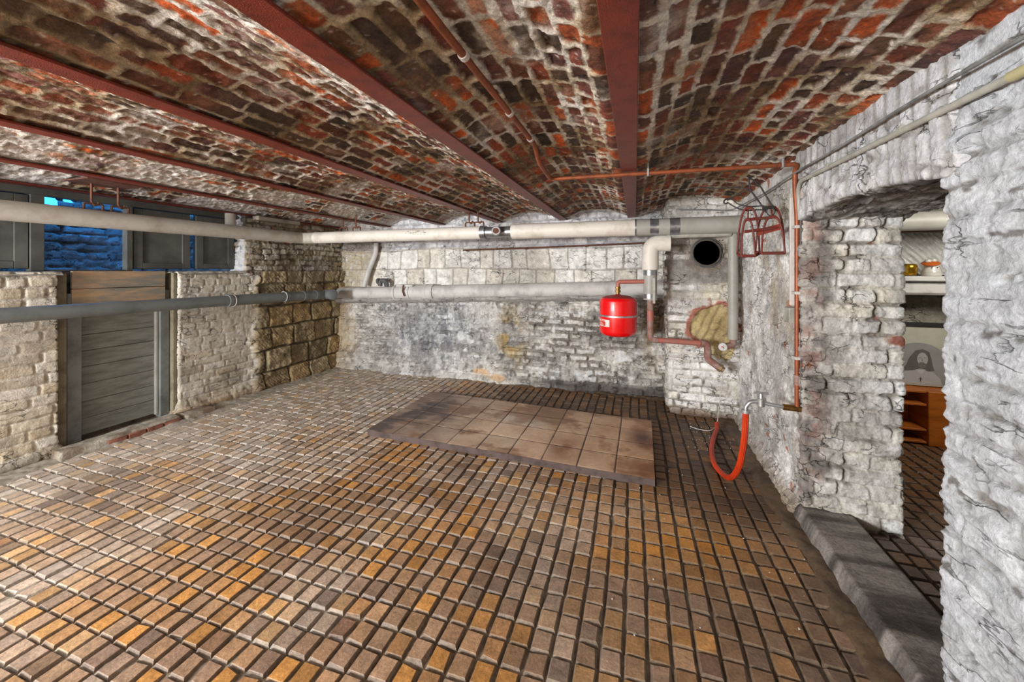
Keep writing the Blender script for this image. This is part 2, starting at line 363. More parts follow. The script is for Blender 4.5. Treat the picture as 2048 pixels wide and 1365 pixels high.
# ---------------------------------------------------------------- ceiling
def build_ceiling():
    st = .0075
    x = np.arange(XL - .45, XR + .12, st); y = np.arange(.25, YB + .12, st)
    X, Y = np.meshgrid(x, y)
    edges = sorted(BEAMS) + [XR + .07]
    Z = np.full(X.shape, ZB + .03); V = X.copy(); bay = np.zeros(X.shape); slope = np.zeros(X.shape)
    for i in range(len(edges) - 1):
        a = edges[i] + FW * .7; b = edges[i + 1] - (FW * .7 if i < len(edges) - 2 else 0)
        m = (X >= edges[i]) & (X < edges[i + 1]); c = (a + b) / 2; hw = (b - a) / 2; rise = .115
        t = np.clip((X - c) / hw, -1, 1); R = (hw * hw + rise * rise) / (2 * rise)
        zz = ZB + .004 + rise - (R - np.sqrt(R * R - (t * hw) ** 2))
        Z = np.where(m, zz, Z); ang = np.arcsin(t * hw / R); V = np.where(m, ang * R + i * 3.01, V)
        slope = np.where(m, -ang, slope); bay = np.where(m, i, bay)
    m = X < edges[0]; Z = np.where(m, ZB + .05, Z)
    d, r1, r2, r3, c = courses(Y, V, .083, .215, 11, warp=.013, shrink=.012, half=.3)
    g = fbm(Y, V, 16, 4, 40); g2 = fbm(Y, V, 45, 3, 44); big = fbm(Y, V, 1.1, 4, 47)
    dn = d + (g - .5) * .018 + (g2 - .5) * .012 + .001
    face = sm(.0045, .0095, dn)
    g3 = fbm(Y, V, 75, 2, 46); brick = (r1 - .5) * .008 + (g - .5) * .014 + (g2 - .5) * .014 + (g3 - .5) * .006 - sm(.55, .8, fbm(Y, V, 9, 4, 90)) * .014
    mort = .003 + (fbm(Y, V, 26, 4, 50) - .5) * .026 + (g2 - .5) * .012
    nb = np.minimum.reduce([np.abs(X - q) for q in BEAMS]); h = (brick * face + mort * (1 - face) + (big - .5) * .03) * sm(FW * .8, FW * 1.9, nb) - .016 * (1 - sm(FW * .9, FW * 1.6, nb))
    C = pick(BRK, r3) * (.8 + .35 * r2[..., None])
    C = C * (.82 + .4 * g[..., None])
    C = mix(C, (52, 42, 38), sm(.52, .68, fbm(Y, V, 5, 4, 61)) * .55)
    wear = sm(.54, .70, fbm(Y, V, 7, 5, 66)); C = mix(C, (150, 116, 100), wear * .35)
    mc = pal([[112, 94, 68], [158, 138, 108], [194, 182, 164], [208, 202, 194]], sm(.25, .75, fbm(Y, V, 4, 5, 70)))
    C = mix(mc, C, face)
    wash = np.array([.95, .80, .55, .46, .36, .38])[np.clip(bay.astype(int), 0, 5)]
    wn = fbm(Y, V * .8, 3.2, 6, 80, .6)
    wn = wn * .7 + .3 * fbm(Y * .5, V * 2, 9, 4, 83); k = sm(.68 - .34 * wash, .80 - .34 * wash, wn) * (.30 + .65 * wash)
    C = mix(C, [196, 190, 184], np.clip(k, 0, .92))
    sp = sm(.80, .86, fbm(Y, V, 60, 2, 99)); C = mix(C, [214, 208, 200], sp * .6)
    # whitened end where the vault meets the rear wall
    C = mix(C, [206, 204, 200], sm(4.86, 4.96, Y + (g - .5) * .1))
    m = X < edges[0]; C = np.where(m[..., None], np.array([120, 110, 100.]) * (.8 + .4 * g[..., None]), C)
    P = np.stack([X + np.sin(slope) * h, Y, Z - np.cos(slope) * h], -1)
    grid('ceiling', P, C, M_CEIL, kind='structure')
build_ceiling()
o = MB().box((XL - .5, -4.1, ZB + .16), (4.0, YB + .4, ZB + .4)).build('ceiling', M_SOOT, smooth=False, kind='structure')
o = MB().box((XL - .3, -4.1, ZB + .05), (XR + .3, .27, ZB + .12)).build('ceiling', M_BROWNBOARD, smooth=False, kind='structure')
BN = ['red oxide steel ceiling beam nearest the right wall, above the red vessel',
      'red oxide steel ceiling beam second from the right wall, left of the copper pipe run',
      'red oxide steel ceiling beam third from the right wall, meeting the rear wall by two pipe hooks',
      'red oxide steel ceiling beam fourth from the right wall, crossing left of the picture middle',
      'red oxide steel ceiling beam fifth from the right wall, edging the whitened brick vault',
      'red oxide steel ceiling beam directly above the shuttered window wall']
for x, l in zip(BEAMS, BN):
    t = thing('ceiling_beam', l, 'beam', (x, 2.5, ZB), 'steel beams under the brick vaults')
    MB().box((x - FW, -4, ZB), (x + FW, YB + .1, ZB + .012), .003).build('bottom_flange', M_BEAM, t)
    MB().box((x - .006, -4, ZB + .0125), (x + .006, YB + .1, ZB + .16), .001).build('web', M_BEAM, t)
# ---------------------------------------------------------------- rear wall
def build_back():
    st = .0072
    x = np.arange(-4.75, 1.05, st); z = np.arange(-.04, 2.42, st); X, Z = np.meshgrid(x, z)
    wv = (fbm(X, Z, 1.7, 3, 5) - .5) * .06
    zz = Z + wv * .5 - .012 * np.sin(X * 2)
    stone = sm(1.235, 1.25, zz) * (1 - sm(1.80, 1.815, zz)); low = 1 - sm(1.235, 1.25, zz); up = sm(1.80, 1.815, zz)
    g = fbm(X, Z, 14, 5, 6); g2 = fbm(X, Z, 40, 3, 8); big = fbm(X, Z, 1.5, 4, 9)
    # dressed stone courses
    d, r1, r2, r3, c = courses(X, zz - 1.80, .283, .25, 21, warp=.014, shrink=.006, half=-1)
    f = sm(.001, .011, d + (g - .5) * .008)
    chis = np.sin((X * .8 + Z * 1.1 + (g - .5) * .05 + r1 * 3) * 230 * (.7 + .3 * r2)) * .0035 * sm(.3, .6, r2)
    hs = f * (.016 + (r1 - .5) * .014) + (g - .5) * .022 + (g2 - .5) * .010 + chis * f
    cs = pick([[238, 236, 230], [230, 226, 216], [234, 230, 220], [220, 214, 202], [240, 238, 234]], r3) * (.86 + .26 * g[..., None])
    cs = mix((168, 162, 152), cs, f * .85 + .15)
    leftish = 1 - sm(-4.2, -3.6, X + (big - .5) * .4)
    cs = mix(cs, (164, 148, 120), leftish * .65 * sm(.3, .6, g + .1))
    # lower rough wall
    d2, q1, q2, q3, c2 = courses(X, Z, .088, .27, 33, warp=.03, shrink=.012, half=.25)
    show = sm(.42, .60, fbm(X, Z, 1.9, 4, 35) + .22 * sm(-1.6, -.3, X) - .05)
    f2 = sm(.0, .02, d2 + (g - .5) * .02)
    hl = .135 + show * (f2 - .6) * .022 + (g - .5) * .036 + (big - .5) * .06 + (g2 - .5) * .018
    lump = sm(.62, .8, fbm(X, Z, 5, 4, 77)); hl = hl + lump * .015
    hl = hl + .06 * (1 - sm(0, .5, Z)) + .06 * (1 - sm(.0, .09, Z + (g - .5) * .04))
    cl = pal([[128, 126, 124], [176, 173, 167], [204, 200, 190], [226, 223, 216]], sm(.25, .75, fbm(X, Z, 4.4, 6, 51, .7)))
    blue = np.exp(-((X + 2.75) / .85) ** 2 - ((Z - .62) / .5) ** 2)
    cl = mix(cl, pal([[92, 97, 108], [132, 136, 146], [182, 186, 194]], sm(.25, .75, fbm(X, Z * .7, 7, 6, 55, .7))), np.clip(blue * 1.15, 0, 1) * .72)
    stk = sm(.52, .7, fbm(X * 6, Z * .7, 4, 4, 56)); cl = mix(cl, (214, 212, 206), stk * .35); fl2 = sm(.62, .7, fbm(X, Z, 26, 3, 54)); cl = mix(cl, (226, 225, 220), fl2 * .5); fl3 = sm(.64, .72, fbm(X, Z, 20, 3, 53)); cl = mix(cl, (98, 92, 84), fl3 * .45)
    wp = sm(.60, .66, fbm(X, Z * 1.6, 6, 5, 57)) * sm(.2, .7, fbm(X, Z, 1.2, 2, 58)); cl = mix(cl, (224, 226, 226), wp * .85)
    ck2 = (1 - f2) * sm(.48, .60, fbm(X, Z, 5, 4, 52)); hl = hl - ck2 * .02; ck2 = ck2 * (.3 + .7 * sm(-2.2, -.8, X)); cl = mix(cl, (92, 84, 74), ck2 * .6)
    tan = sm(-4.0, -4.45, X + (big - .5) * .6); cl = mix(cl, pal([[128, 108, 84], [176, 152, 116], [170, 160, 146]], g), tan * .8)
    yel = np.exp(-((X + 1.58) / .16) ** 2 - ((Z - .6) / .28) ** 2) * sm(.42, .58, fbm(X, Z, 7, 4, 59)); cl = mix(cl, (186, 152, 84), yel)
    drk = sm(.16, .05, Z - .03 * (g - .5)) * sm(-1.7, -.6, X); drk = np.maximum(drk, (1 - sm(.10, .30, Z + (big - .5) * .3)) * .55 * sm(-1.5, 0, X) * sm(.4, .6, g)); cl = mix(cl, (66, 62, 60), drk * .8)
    rp = sm(.66, .70, fbm(X, Z * .8, 3.3, 4, 63)) * (1 - sm(.5, .8, Z)); cl = mix(cl, (120, 116, 114), rp * .4)
    crm = np.exp(-((X + 2.0) / .12) ** 2 - ((Z - .12) / .05) ** 2) + np.exp(-((X + 1.75) / .14) ** 2 - ((Z - .06) / .04) ** 2)
    cl = mix(cl, (214, 184, 150), sm(.3, .6, crm * (.5 + g)))
    rust = 1.3 * np.exp(-((X - .20) / .13) ** 2 - ((Z - .9) / .38) ** 2); cl = mix(cl, (120, 98, 66), np.clip(rust * sm(.35, .6, g), 0, 1) * .75)  # brown stain plus the vessel's shadow, both painted into the wall colour
    # wall head below the vaults
    d3, p1, p2, p3, c3 = courses(X, Z, .08, .24, 71, warp=.03, shrink=.01)
    f3 = sm(0, .016, d3 + (g - .5) * .02)
    hu = -.01 + f3 * .012 + (g - .5) * .03 + (big - .5) * .03
    cu = mix((196, 196, 200), (234, 234, 236), f3) * (.86 + .24 * g[..., None])
    cu = mix(cu, (140, 140, 146), sm(.5, .7, fbm(X, Z, 4, 5, 74)) * .5 * (1 - sm(2.0, 2.15, Z)))
    cu = mix(cu, (110, 96, 78), sm(-3.4, -4.3, X + (big - .5)) * .55)
    h = hs * stone + hl * low + hu * up
    C = cs * stone[..., None] + cl * low[..., None] + cu * up[..., None]
    C = dirt(C, X, Z, 91, .4)
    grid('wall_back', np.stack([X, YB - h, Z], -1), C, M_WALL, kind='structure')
build_back()
# ---------------------------------------------------------------- limewashed brick used on the pier, jambs and right wall
def limebrick(seed, hc=.083, L=.25, redness=.0, rough=1.0, yellow=.0, base=WHITES, v0=0, deep=.010, fis=1.0, dirty=.6, mortar=None, soft=1.0):
    def fn(U, Z, X, Y):
        d, r1, r2, r3, c = courses(U, Z + v0, hc, L, seed, warp=(.012 + .006 * rough) * soft, shrink=.008, half=.3)
        g = fbm(U, Z, 13, 5, seed + 20); g2 = fbm(U, Z, 34, 4, seed + 22, .65); big = fbm(U, Z, 1.6, 4, seed + 25)
        fr = ridge(U * .55 + g * .06, Z * 1.5 + g * .06, 10, 4, seed + 27)
        f = sm(.0, .010, d + (g - .5) * .016 * rough + (g2 - .5) * .006)
        crack = (1 - f) * sm(.5, .60, fbm(U, Z, 6, 4, seed + 28)); fi = sm(.86, .95, fr) * fis
        h = (f - .5) * deep + (r1 - .5) * .010 * soft + (g - .5) * .014 * rough + (g2 - .5) * .016 * soft + (big - .5) * .026 * rough - crack * .018 * soft - fi * .010 * soft
        C = pick(base, r3) * (.90 + .2 * g[..., None])
        C = mix(np.asarray(base[-1], float) * .92 if mortar is None else mortar, C, f * .75 + .25); C = mix(C, (104, 98, 90), crack * .6 * soft); C = mix(C, (128, 122, 114), fi * .5)
        C = mix(C, (202, 190, 148), sm(.55, .7, fbm(U, Z, 3.5, 4, seed + 31)) * yellow)
        C = mix(C, (150, 74, 56), sm(.86 - redness, .93 - redness, r2 * .4 + .6 * fbm(U, Z, 9, 4, seed + 33)) * .8)
        return h, dirt(C, U, Z, seed + 40, dirty)
    return fn
# chimney pier
fl = (.69, 1.672)
pf = limebrick(201, .080, .24, yellow=.25)
def pier(U, Z, X, Y):
    h, C = pf(U, Z, X, Y); g = fbm(U, Z, 14, 4, 212)
    front = Y < 4.36
    band = sm(1.36, 1.385, Z + (g - .5) * .03) * (1 - sm(1.58, 1.63, Z + (g - .5) * .06)); band2 = np.where(front, band, 0)
    C = mix(C, pal([[96, 94, 92], [136, 132, 126], [170, 166, 160]], g), band2 * .85); h = h * (1 - band2 * .7)
    ex = (X - .755) / .205; ez = (Z - .935) / .205; a = np.arctan2(ez, ex)
    rr = np.sqrt(ex * ex + ez * ez) * (1 + .10 * np.sin(a * 3 + 1)) + (g - .5) * .3
    low = np.sqrt(((X - .83) / .12) ** 2 + ((Z - .72) / .13) ** 2) + (g - .5) * .3
    clay = np.where(front, np.maximum(1 - sm(.92, 1.02, rr), 1 - sm(.9, 1.02, low)), 0)
    ring = np.where(front, (1 - sm(1.08, 1.3, rr + (g - .5) * .5)) * (1 - clay), 0)
    C = mix(C, (156, 84, 66), ring * .8)
    wv = np.sin((X * .8 - Z * .35) * 90 + 5 * fbm(U, Z, 6, 3, 230)) * .008
    C = mix(C, pal([[150, 130, 90], [186, 166, 122], [196, 180, 140]], fbm(U, Z, 9, 5, 233)), clay)
    h = h * (1 - clay) + clay * (.014 + wv + (fbm(U, Z, 20, 4, 236) - .5) * .02) - ring * .012
    top = sm(2.02, 2.04, Z) * (1 - sm(2.10, 2.13, Z)); h = h + np.where(front, top * .02, 0)
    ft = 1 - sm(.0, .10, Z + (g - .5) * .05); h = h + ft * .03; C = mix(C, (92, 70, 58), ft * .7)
    e = np.hypot(X - fl[0], Z - fl[1]); C = mix(C, (120, 106, 92), np.where(front, (1 - sm(.16, .24, e + (g - .5) * .1)) * .6, 0))
    return h, C
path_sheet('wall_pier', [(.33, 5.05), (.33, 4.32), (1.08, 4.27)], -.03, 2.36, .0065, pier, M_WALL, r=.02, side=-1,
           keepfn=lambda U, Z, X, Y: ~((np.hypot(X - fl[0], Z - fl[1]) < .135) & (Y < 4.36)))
# right wall, far stretch with its jamb brickwork
jf = limebrick(251, .087, .26, redness=.04, yellow=.15)
def right_far(U, Z, X, Y):
    h1, C1 = jf(U, Z, X, Y)
    g = fbm(U, Z, 12, 5, 260); big = fbm(U, Z, 2.2, 4, 263); rd = ridge(U, Z * 1.2, 9, 4, 266)
    h2 = (g - .5) * .034 + (big - .5) * .05 - sm(.84, .95, rd) * .012 + (fbm(U, Z, 38, 4, 268, .65) - .5) * .022
    C2 = pal([[186, 184, 181], [218, 216, 212], [234, 233, 230]], sm(.3, .7, fbm(U, Z, 5, 5, 270)))
    C2 = mix(C2, (172, 156, 128), sm(.58, .74, fbm(U, Z, 2.6, 5, 272)) * .5); C2 = mix(C2, (120, 116, 110), sm(.84, .94, rd) * .6)
    C2 = mix(C2, (158, 84, 60), sm(.78, .82, fbm(U, Z, 8, 3, 275)) * .7)
    k = sm(2.95, 2.78, Y + (g - .5) * .1) 
    h1 = h1 * (1 - .8 * sm(2.02, 2.1, Z)); h2 = h2 * (1 - .8 * sm(2.02, 2.1, Z))
    fil = (1 - sm(.0, .16, Z + (g - .5) * .06)) * sm(1.0, .97, X) * sm(2.72, 2.78, Y)
    h = h1 * k + h2 * (1 - k) + fil * .05
    C = mix(C2, C1, k)
    strip = np.maximum(np.exp(-((Y - 2.73) / .05) ** 2) * (X < 1.0), (1 - sm(1.04, 1.12, X + (g - .5) * .12)) * (Y < 2.76)); C = mix(C, pal([[98, 92, 88], [146, 138, 130], [186, 180, 172]], sm(.3, .7, g)), strip * .7)
    rs = np.exp(-((X - 1.0) / .05) ** 2) * (Y < 2.75) * sm(.5, .6, fbm(U, Z * 1.5, 7, 3, 279)); C = mix(C, (142, 82, 68), rs * .35)
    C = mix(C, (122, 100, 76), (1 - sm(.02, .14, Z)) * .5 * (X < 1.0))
    return h, dirt(C, U, Z, 281, .5)
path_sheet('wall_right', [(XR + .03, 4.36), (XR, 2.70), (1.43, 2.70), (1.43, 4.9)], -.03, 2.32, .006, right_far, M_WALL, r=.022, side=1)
nf = limebrick(301, .084, .30, redness=.0, rough=1.2, deep=.007, fis=1.3, base=[[193, 197, 201], [183, 187, 191], [200, 203, 206], [188, 190, 193]])
def right_near(U, Z, X, Y):
    h, C = nf(U, Z, X, Y)
    st = fbm(U * .45, Z * 1.5, 12, 5, 320, .62); rd = ridge(U * .42 + .04 * st, Z * 1.5, 8, 4, 322); fs = fbm(U * .6, Z * 1.6, 40, 3, 329)
    h = (h * .42 - sm(.84, .95, rd) * .009 + (st - .5) * .030 + (fs - .5) * .010) * (1 - .8 * sm(2.02, 2.1, Z))
    C = mix(C, (196, 199, 205), sm(.35, .6, st) * .6); C = mix(C, (112, 110, 108), sm(.88, .96, rd) * .7)
    C = mix(C, (120, 112, 102), sm(.66, .76, fbm(U, Z, 3, 5, 325)) * .35); C = mix(C, (92, 88, 84), sm(.72, .78, fbm(U * .7, Z * 1.3, 14, 4, 327)) * .7)
    return h, C
path_sheet('wall_right', [(1.43, .4), (1.43, 1.62), (XR, 1.62), (XR, -1.2)], -.03, 2.32, .0062, right_near, M_NEAR, r=.022, side=1)
# wall over the opening: upright arch bricks on the face, darker rough soffit
def build_lintel():
    y = np.arange(1.46, 2.86, .0062); pr = []
    za = lambda yy: 1.80 + .045 * (1 - ((yy - 2.16) / .55) ** 2)
    s = np.arange(0, .52 + .50, .0062); Y, S = np.meshgrid(y, s)
    z0 = za(Y); H = 2.32 - z0; fr = S < .50; t = np.clip(S / .50, 0, 1)
    Xp = np.where(fr, XR - .004, XR + (S - .50)); Zp = np.where(fr, 2.32 - H * t, z0)
    d, r1, r2, r3, c = courses(Zp + .1, Y + .10 * (Y - 2.16) * (Zp - 1.8), .078, .26, 351, warp=.012, half=.1)
    g = fbm(Y, S, 13, 5, 355); f = sm(0, .018, d + (g - .5) * .02)
    kf = sm(.515, .485, S); endk = np.maximum(1 - sm(1.47, 1.57, Y), sm(2.76, 2.85, Y))
    g5 = fbm(Y, S, 36, 4, 358, .65) - .5; h = np.where(fr, (f - .5) * .012 + (r1 - .5) * .01 + (g - .5) * .022 + g5 * .014, (g - .5) * .04 + g5 * .02 + (ridge(Y * .5, S * 2, 6, 4, 357) - .5) * .03)
    h = h * (1 - .85 * sm(2.02, 2.10, Zp) * fr) + .006 * fr - endk * .05 * fr
    C = pick([[206, 206, 208], [194, 194, 196], [212, 211, 210]], r3) * (.85 + .25 * g[..., None]); C = mix((160, 157, 154), C, f)
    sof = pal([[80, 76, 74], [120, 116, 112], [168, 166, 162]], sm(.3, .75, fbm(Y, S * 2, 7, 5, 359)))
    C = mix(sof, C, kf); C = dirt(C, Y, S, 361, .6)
    nx = -sm(.53, .47, S); nz = -sm(.47, .53, S)
    grid('wall_right', np.stack([Xp + nx * h, Y, Zp + nz * h], -1), C, M_WALL, kind='structure')
build_lintel()
# ---------------------------------------------------------------- left wall
beige = [[204, 194, 174], [188, 177, 158], [208, 200, 184], [194, 180, 156], [214, 208, 196]]
lf = limebrick(401, .085, .26, redness=.02, deep=.006, rough=.5, dirty=.5, soft=.28, mortar=(216, 208, 192), base=beige, yellow=.15)
def left_near(U, Z, X, Y):
    h, C = lf(U, Z, X, Y); g = fbm(U, Z, 9, 4, 410)
    C = mix(C, (206, 202, 192), sm(.55, .7, fbm(U, Z, 3, 5, 411)) * .4)
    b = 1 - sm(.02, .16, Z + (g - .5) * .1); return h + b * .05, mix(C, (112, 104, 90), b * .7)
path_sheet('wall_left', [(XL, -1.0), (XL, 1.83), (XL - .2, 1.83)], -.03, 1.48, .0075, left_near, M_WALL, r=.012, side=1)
lf2 = limebrick(431, .078, .24, redness=.05, deep=.005, rough=.5, dirty=.5, soft=.28, mortar=(218, 212, 200), base=beige, yellow=.1)
def left_far(U, Z, X, Y):
    h, C = lf2(U, Z, X, Y); g = fbm(U, Z, 11, 5, 440); big = fbm(U, Z, 2, 4, 441)
    wh = sm(.45, .62, fbm(U, Z, 2.2, 5, 443)); C = mix(C, (204, 200, 192), wh * .55)
    C = mix(C, (132, 124, 112), sm(.55, .7, fbm(U, Z, 4, 5, 445)) * .55 * (1 - sm(.4, .8, Z)))
    d, r1, r2, r3, c = courses(Y, Z + .06, .275, .34, 447, warp=.02, shrink=.008, half=.3)
    g6 = fbm(U, Z, 34, 4, 448, .65) - .5; f = sm(.0, .016, d + (g - .5) * .02)
    k = sm(3.46, 3.56, Y + (g - .5) * .16 + .03 * np.sin(Z * 12))
    hs = .03 + (f - .3) * .034 + (r1 - .5) * .03 + (g - .5) * .04 + g6 * .016 + (big - .5) * .03 + np.sin((Y + Z * .8) * 150 + r1 * 6) * .002
    Cs = pick([[158, 138, 102], [144, 128, 98], [168, 144, 104], [130, 116, 92], [164, 150, 120]], r3) * (.75 + .45 * g[..., None])
    Cs = mix((104, 94, 76), Cs, f); up = sm(1.2, 1.32, Z + (g - .5) * .1); Cs = mix(Cs, (166, 152, 126), up * .5)
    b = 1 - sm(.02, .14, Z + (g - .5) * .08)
    return h * (1 - k) + hs * k + b * .05, mix(mix(C, Cs, k), (132, 108, 78), b * .6)
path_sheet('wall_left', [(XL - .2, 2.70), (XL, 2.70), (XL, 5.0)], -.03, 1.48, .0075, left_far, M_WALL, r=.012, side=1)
lf3 = limebrick(461, .074, .24, redness=.10, base=[[176, 168, 152], [160, 150, 134], [190, 184, 172], [150, 136, 112]], yellow=.2, rough=1.3)
def left_up(U, Z, X, Y):
    h, C = lf3(U, Z, X, Y); g = fbm(U, Z, 9, 4, 470)
    C = mix(C, (204, 208, 218), (X < XL - .02) * .7); C = mix(C, (98, 84, 66), sm(.5, .66, fbm(U, Z, 4, 5, 472)) * .6)
    return h + .03 * (1 - sm(1.46, 1.52, Z)), C
path_sheet('wall_left', [(XL - .22, 3.40), (XL, 3.40), (XL, 5.0)], 1.44, 2.36, .0085, left_up, M_WALL, r=.015, side=1)
def ledge(name, x0, x1, y0, y1, z, seed):
    x = np.arange(x0, x1 + .02, .012); y = np.arange(y0, y1 + .02, .012); X, Y = np.meshgrid(x, y); g = fbm(X, Y, 12, 4, seed)
    C = pal([[130, 126, 118], [168, 162, 152], [196, 192, 184]], g)
    grid(name, np.stack([X, Y, z + (g - .5) * .02 - .03 * sm(x1 - .03, x1, X)], -1), C, M_WALL, kind='structure')
ledge('trim_1', XL - .24, XL + .012, -1.0, 1.84, 1.485, 481); ledge('trim_2', XL - .24, XL + .012, 2.69, 3.42, 1.485, 483)
# hidden ends of the room behind the camera
for a, b in (((XL - .3, -4.1, -.05), (XL - .05, -.95, 2.4)), ((XR + .03, -4.1, -.05), (XR + .5, -1.15, 2.4)), ((XL - .3, -4.2, -.05), (XR + .5, -4.05, 2.4))):
    MB().box(a, b, .002).build('wall_rear', M_DRAIN, smooth=False, kind='structure')
MB().box((XL - .5, YB + .05, -.05), (4.0, YB + .3, 2.4), .002).build('wall_back', M_DRAIN, smooth=False, kind='structure')
# ---------------------------------------------------------------- tiled floor
def tiles(name, x0, nx, px, y0, ny, py, colfn, seed, holes=None, z=0):
    rng = np.random.RandomState(seed)
    ix, iy = np.meshgrid(np.arange(nx), np.arange(ny)); ix = ix.ravel(); iy = iy.ravel()
    cx = x0 + (ix + .5) * px; cy = y0 + (iy + .5) * py
    cy = cy + .010 * np.sin(cx * 2.1 + iy * .3) + .006 * np.sin(cx * 5.3); cx = cx + .004 * np.sin(cy * 4)
    if holes is not None:
        k = ~holes(cx, cy); cx = cx[k]; cy = cy[k]; ix = ix[k]; iy = iy[k]
    n = len(cx); V = np.zeros((n, 12, 3)); sg = np.array([[-1, -1], [1, -1], [1, 1], [-1, 1]], float)
    zt = z + rng.uniform(-.0035, .0035, n); tx = rng.uniform(-.02, .02, n); ty = rng.uniform(-.02, .02, n)
    rot = rng.uniform(-.025, .025, n); chip = rng.uniform(0, .003, (n, 4)) + (rng.rand(n, 4) < .05) * .008
    for r, (ox, oy, dz) in enumerate(((-.0100, -.0085, 0), (-.0075, -.0062, -.0022), (-.0015, -.0015, -.0155))):
        for k in range(4):
            ex = sg[k, 0] * (px / 2 + ox - chip[:, k] * (r < 2)); ey = sg[k, 1] * (py / 2 + oy - chip[:, k] * (r < 2))
            X = cx + ex - rot * ey; Y = cy + ey + rot * ex
            V[:, r * 4 + k] = np.stack([X, Y, zt + dz + (tx * ex + ty * ey)], -1)
    base = []
    base.append([0, 1, 2, 3])
    for r in (0, 1):
        for k in range(4): base.append([r * 4 + (k + 1) % 4, r * 4 + k, (r + 1) * 4 + k, (r + 1) * 4 + (k + 1) % 4])
    F = (np.arange(n)[:, None, None] * 12 + np.array(base)[None]).reshape(-1, 4)
    top = colfn(cx, cy, rng); side = colfn(cx, cy, rng, True)
    CC = np.zeros((n, 12, 3)); CC[:, :4] = top[:, None]; CC[:, 4:8] = (top * .35 + side * .65)[:, None]; CC[:, 8:] = side[:, None]
    me = bpy.data.meshes.new(name); me.vertices.add(n * 12); me.vertices.foreach_set('co', V.astype(np.float32).ravel())
    me.loops.add(len(F) * 4); me.loops.foreach_set('vertex_index', F.astype(np.int32).ravel())
    me.polygons.add(len(F)); me.polygons.foreach_set('loop_start', np.arange(0, len(F) * 4, 4, dtype=np.int32)); me.update(calc_edges=True)
    me.polygons.foreach_set('use_smooth', np.zeros(len(F), dtype=bool))
    kind = np.tile(np.array([0] + [1] * 4 + [2] * 4), n); tid = np.repeat(np.arange(n), 9)
    fc = np.where((kind == 0)[:, None], top[tid], np.where((kind == 1)[:, None], (top * .55 + side * .45)[tid], (top * .2 + side * .8)[tid]))
    setcol(me, np.repeat(fc, 4, axis=0), 'CORNER'); return link(name, me, M_FLOOR, None, 'structure')
def stain_and_shade(x, y):
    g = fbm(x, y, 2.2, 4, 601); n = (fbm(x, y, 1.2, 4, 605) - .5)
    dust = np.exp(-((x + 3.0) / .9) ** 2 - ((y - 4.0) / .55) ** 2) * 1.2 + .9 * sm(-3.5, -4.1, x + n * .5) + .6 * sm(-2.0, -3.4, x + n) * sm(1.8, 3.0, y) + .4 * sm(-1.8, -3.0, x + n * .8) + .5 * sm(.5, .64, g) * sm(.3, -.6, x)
    wet_shade = sm(.05, .25, x + n * .3) * sm(2.5, 2.9, y + n * .4) + .8 * sm(4.0, 4.2, y) * sm(-1.9, -1.2, x)  # damp brown floor, with the slab's shadow darkened into the same colour
    shade_patch = sm(.0, .75, x + n * .6) * .85 + .75 * np.exp(-((x + .3) / .55) ** 2 - ((y - 1.75) / .3) ** 2) * sm(.4, .55, g + .05) + .65 * sm(.50, .62, fbm(x, y, 1.6, 4, 608)) * sm(-3.0, -1.5, x)  # weaker light towards the right painted in, plus dark tile patches
    return np.clip(dust, 0, 1), np.clip(wet_shade, 0, 1), np.clip(shade_patch, 0, 1), g
def tilecol(x, y, rng, side=False):
    n = len(x); dust, wet_shade, shade_patch, g = stain_and_shade(x, y)
    if side:
        c = np.tile(np.array([[104, 90, 76.]]), (n, 1)); c = mix(c, (184, 178, 170), dust * .75); c = mix(c, (58, 42, 28), wet_shade * .85); return mix(c, (92, 78, 62), shade_patch * .6)  # bevel sides painted darker than the tops to tone down direct light
    r = rng.rand(n); lo = vn(x * 2.3, y * 2.3, 611) * .5 + vn(x * 7, y * 7, 612) * .5
    c = pick([[188, 138, 84], [182, 136, 90], [170, 134, 100], [190, 136, 74], [166, 134, 106], [160, 130, 106], [182, 128, 84]], np.clip(r * .6 + lo * .4, 0, .999))
    c = mix(c, pick([[104, 82, 70], [116, 98, 88], [94, 78, 72]], r), sm(.64, .74, lo * .7 + rng.rand(n) * .3) * .65)
    c = mix(c, pick([[104, 86, 76], [128, 102, 82], [138, 106, 76], [112, 90, 72]], rng.rand(n)), shade_patch * .75)
    c = mix(c, pick([[88, 60, 36], [102, 72, 42], [76, 56, 40], [116, 80, 44]], rng.rand(n)), wet_shade * .9)
    org = np.exp(-((x - .32) / .3) ** 2 - ((y - 2.3) / .25) ** 2) * (rng.rand(n) * .6 + .4); c = mix(c, (194, 128, 44), np.clip(org, 0, .9))
    pale = np.exp(-((x + .05) / .25) ** 2 - ((y - 2.5) / .14) ** 2); c = mix(c, (186, 152, 116), np.clip(pale, 0, .7))
    c = mix(c, (196, 186, 174), np.clip(dust * (.45 + .6 * rng.rand(n)), 0, .9))
    return c * (.9 + .2 * rng.rand(n))[:, None]
TX0 = -.401 - .0895 * 43; TY0 = 1.95 - .0975 * 14
tiles('floor', TX0, 57, .0895, TY0, 43, .0975, tilecol, 5)
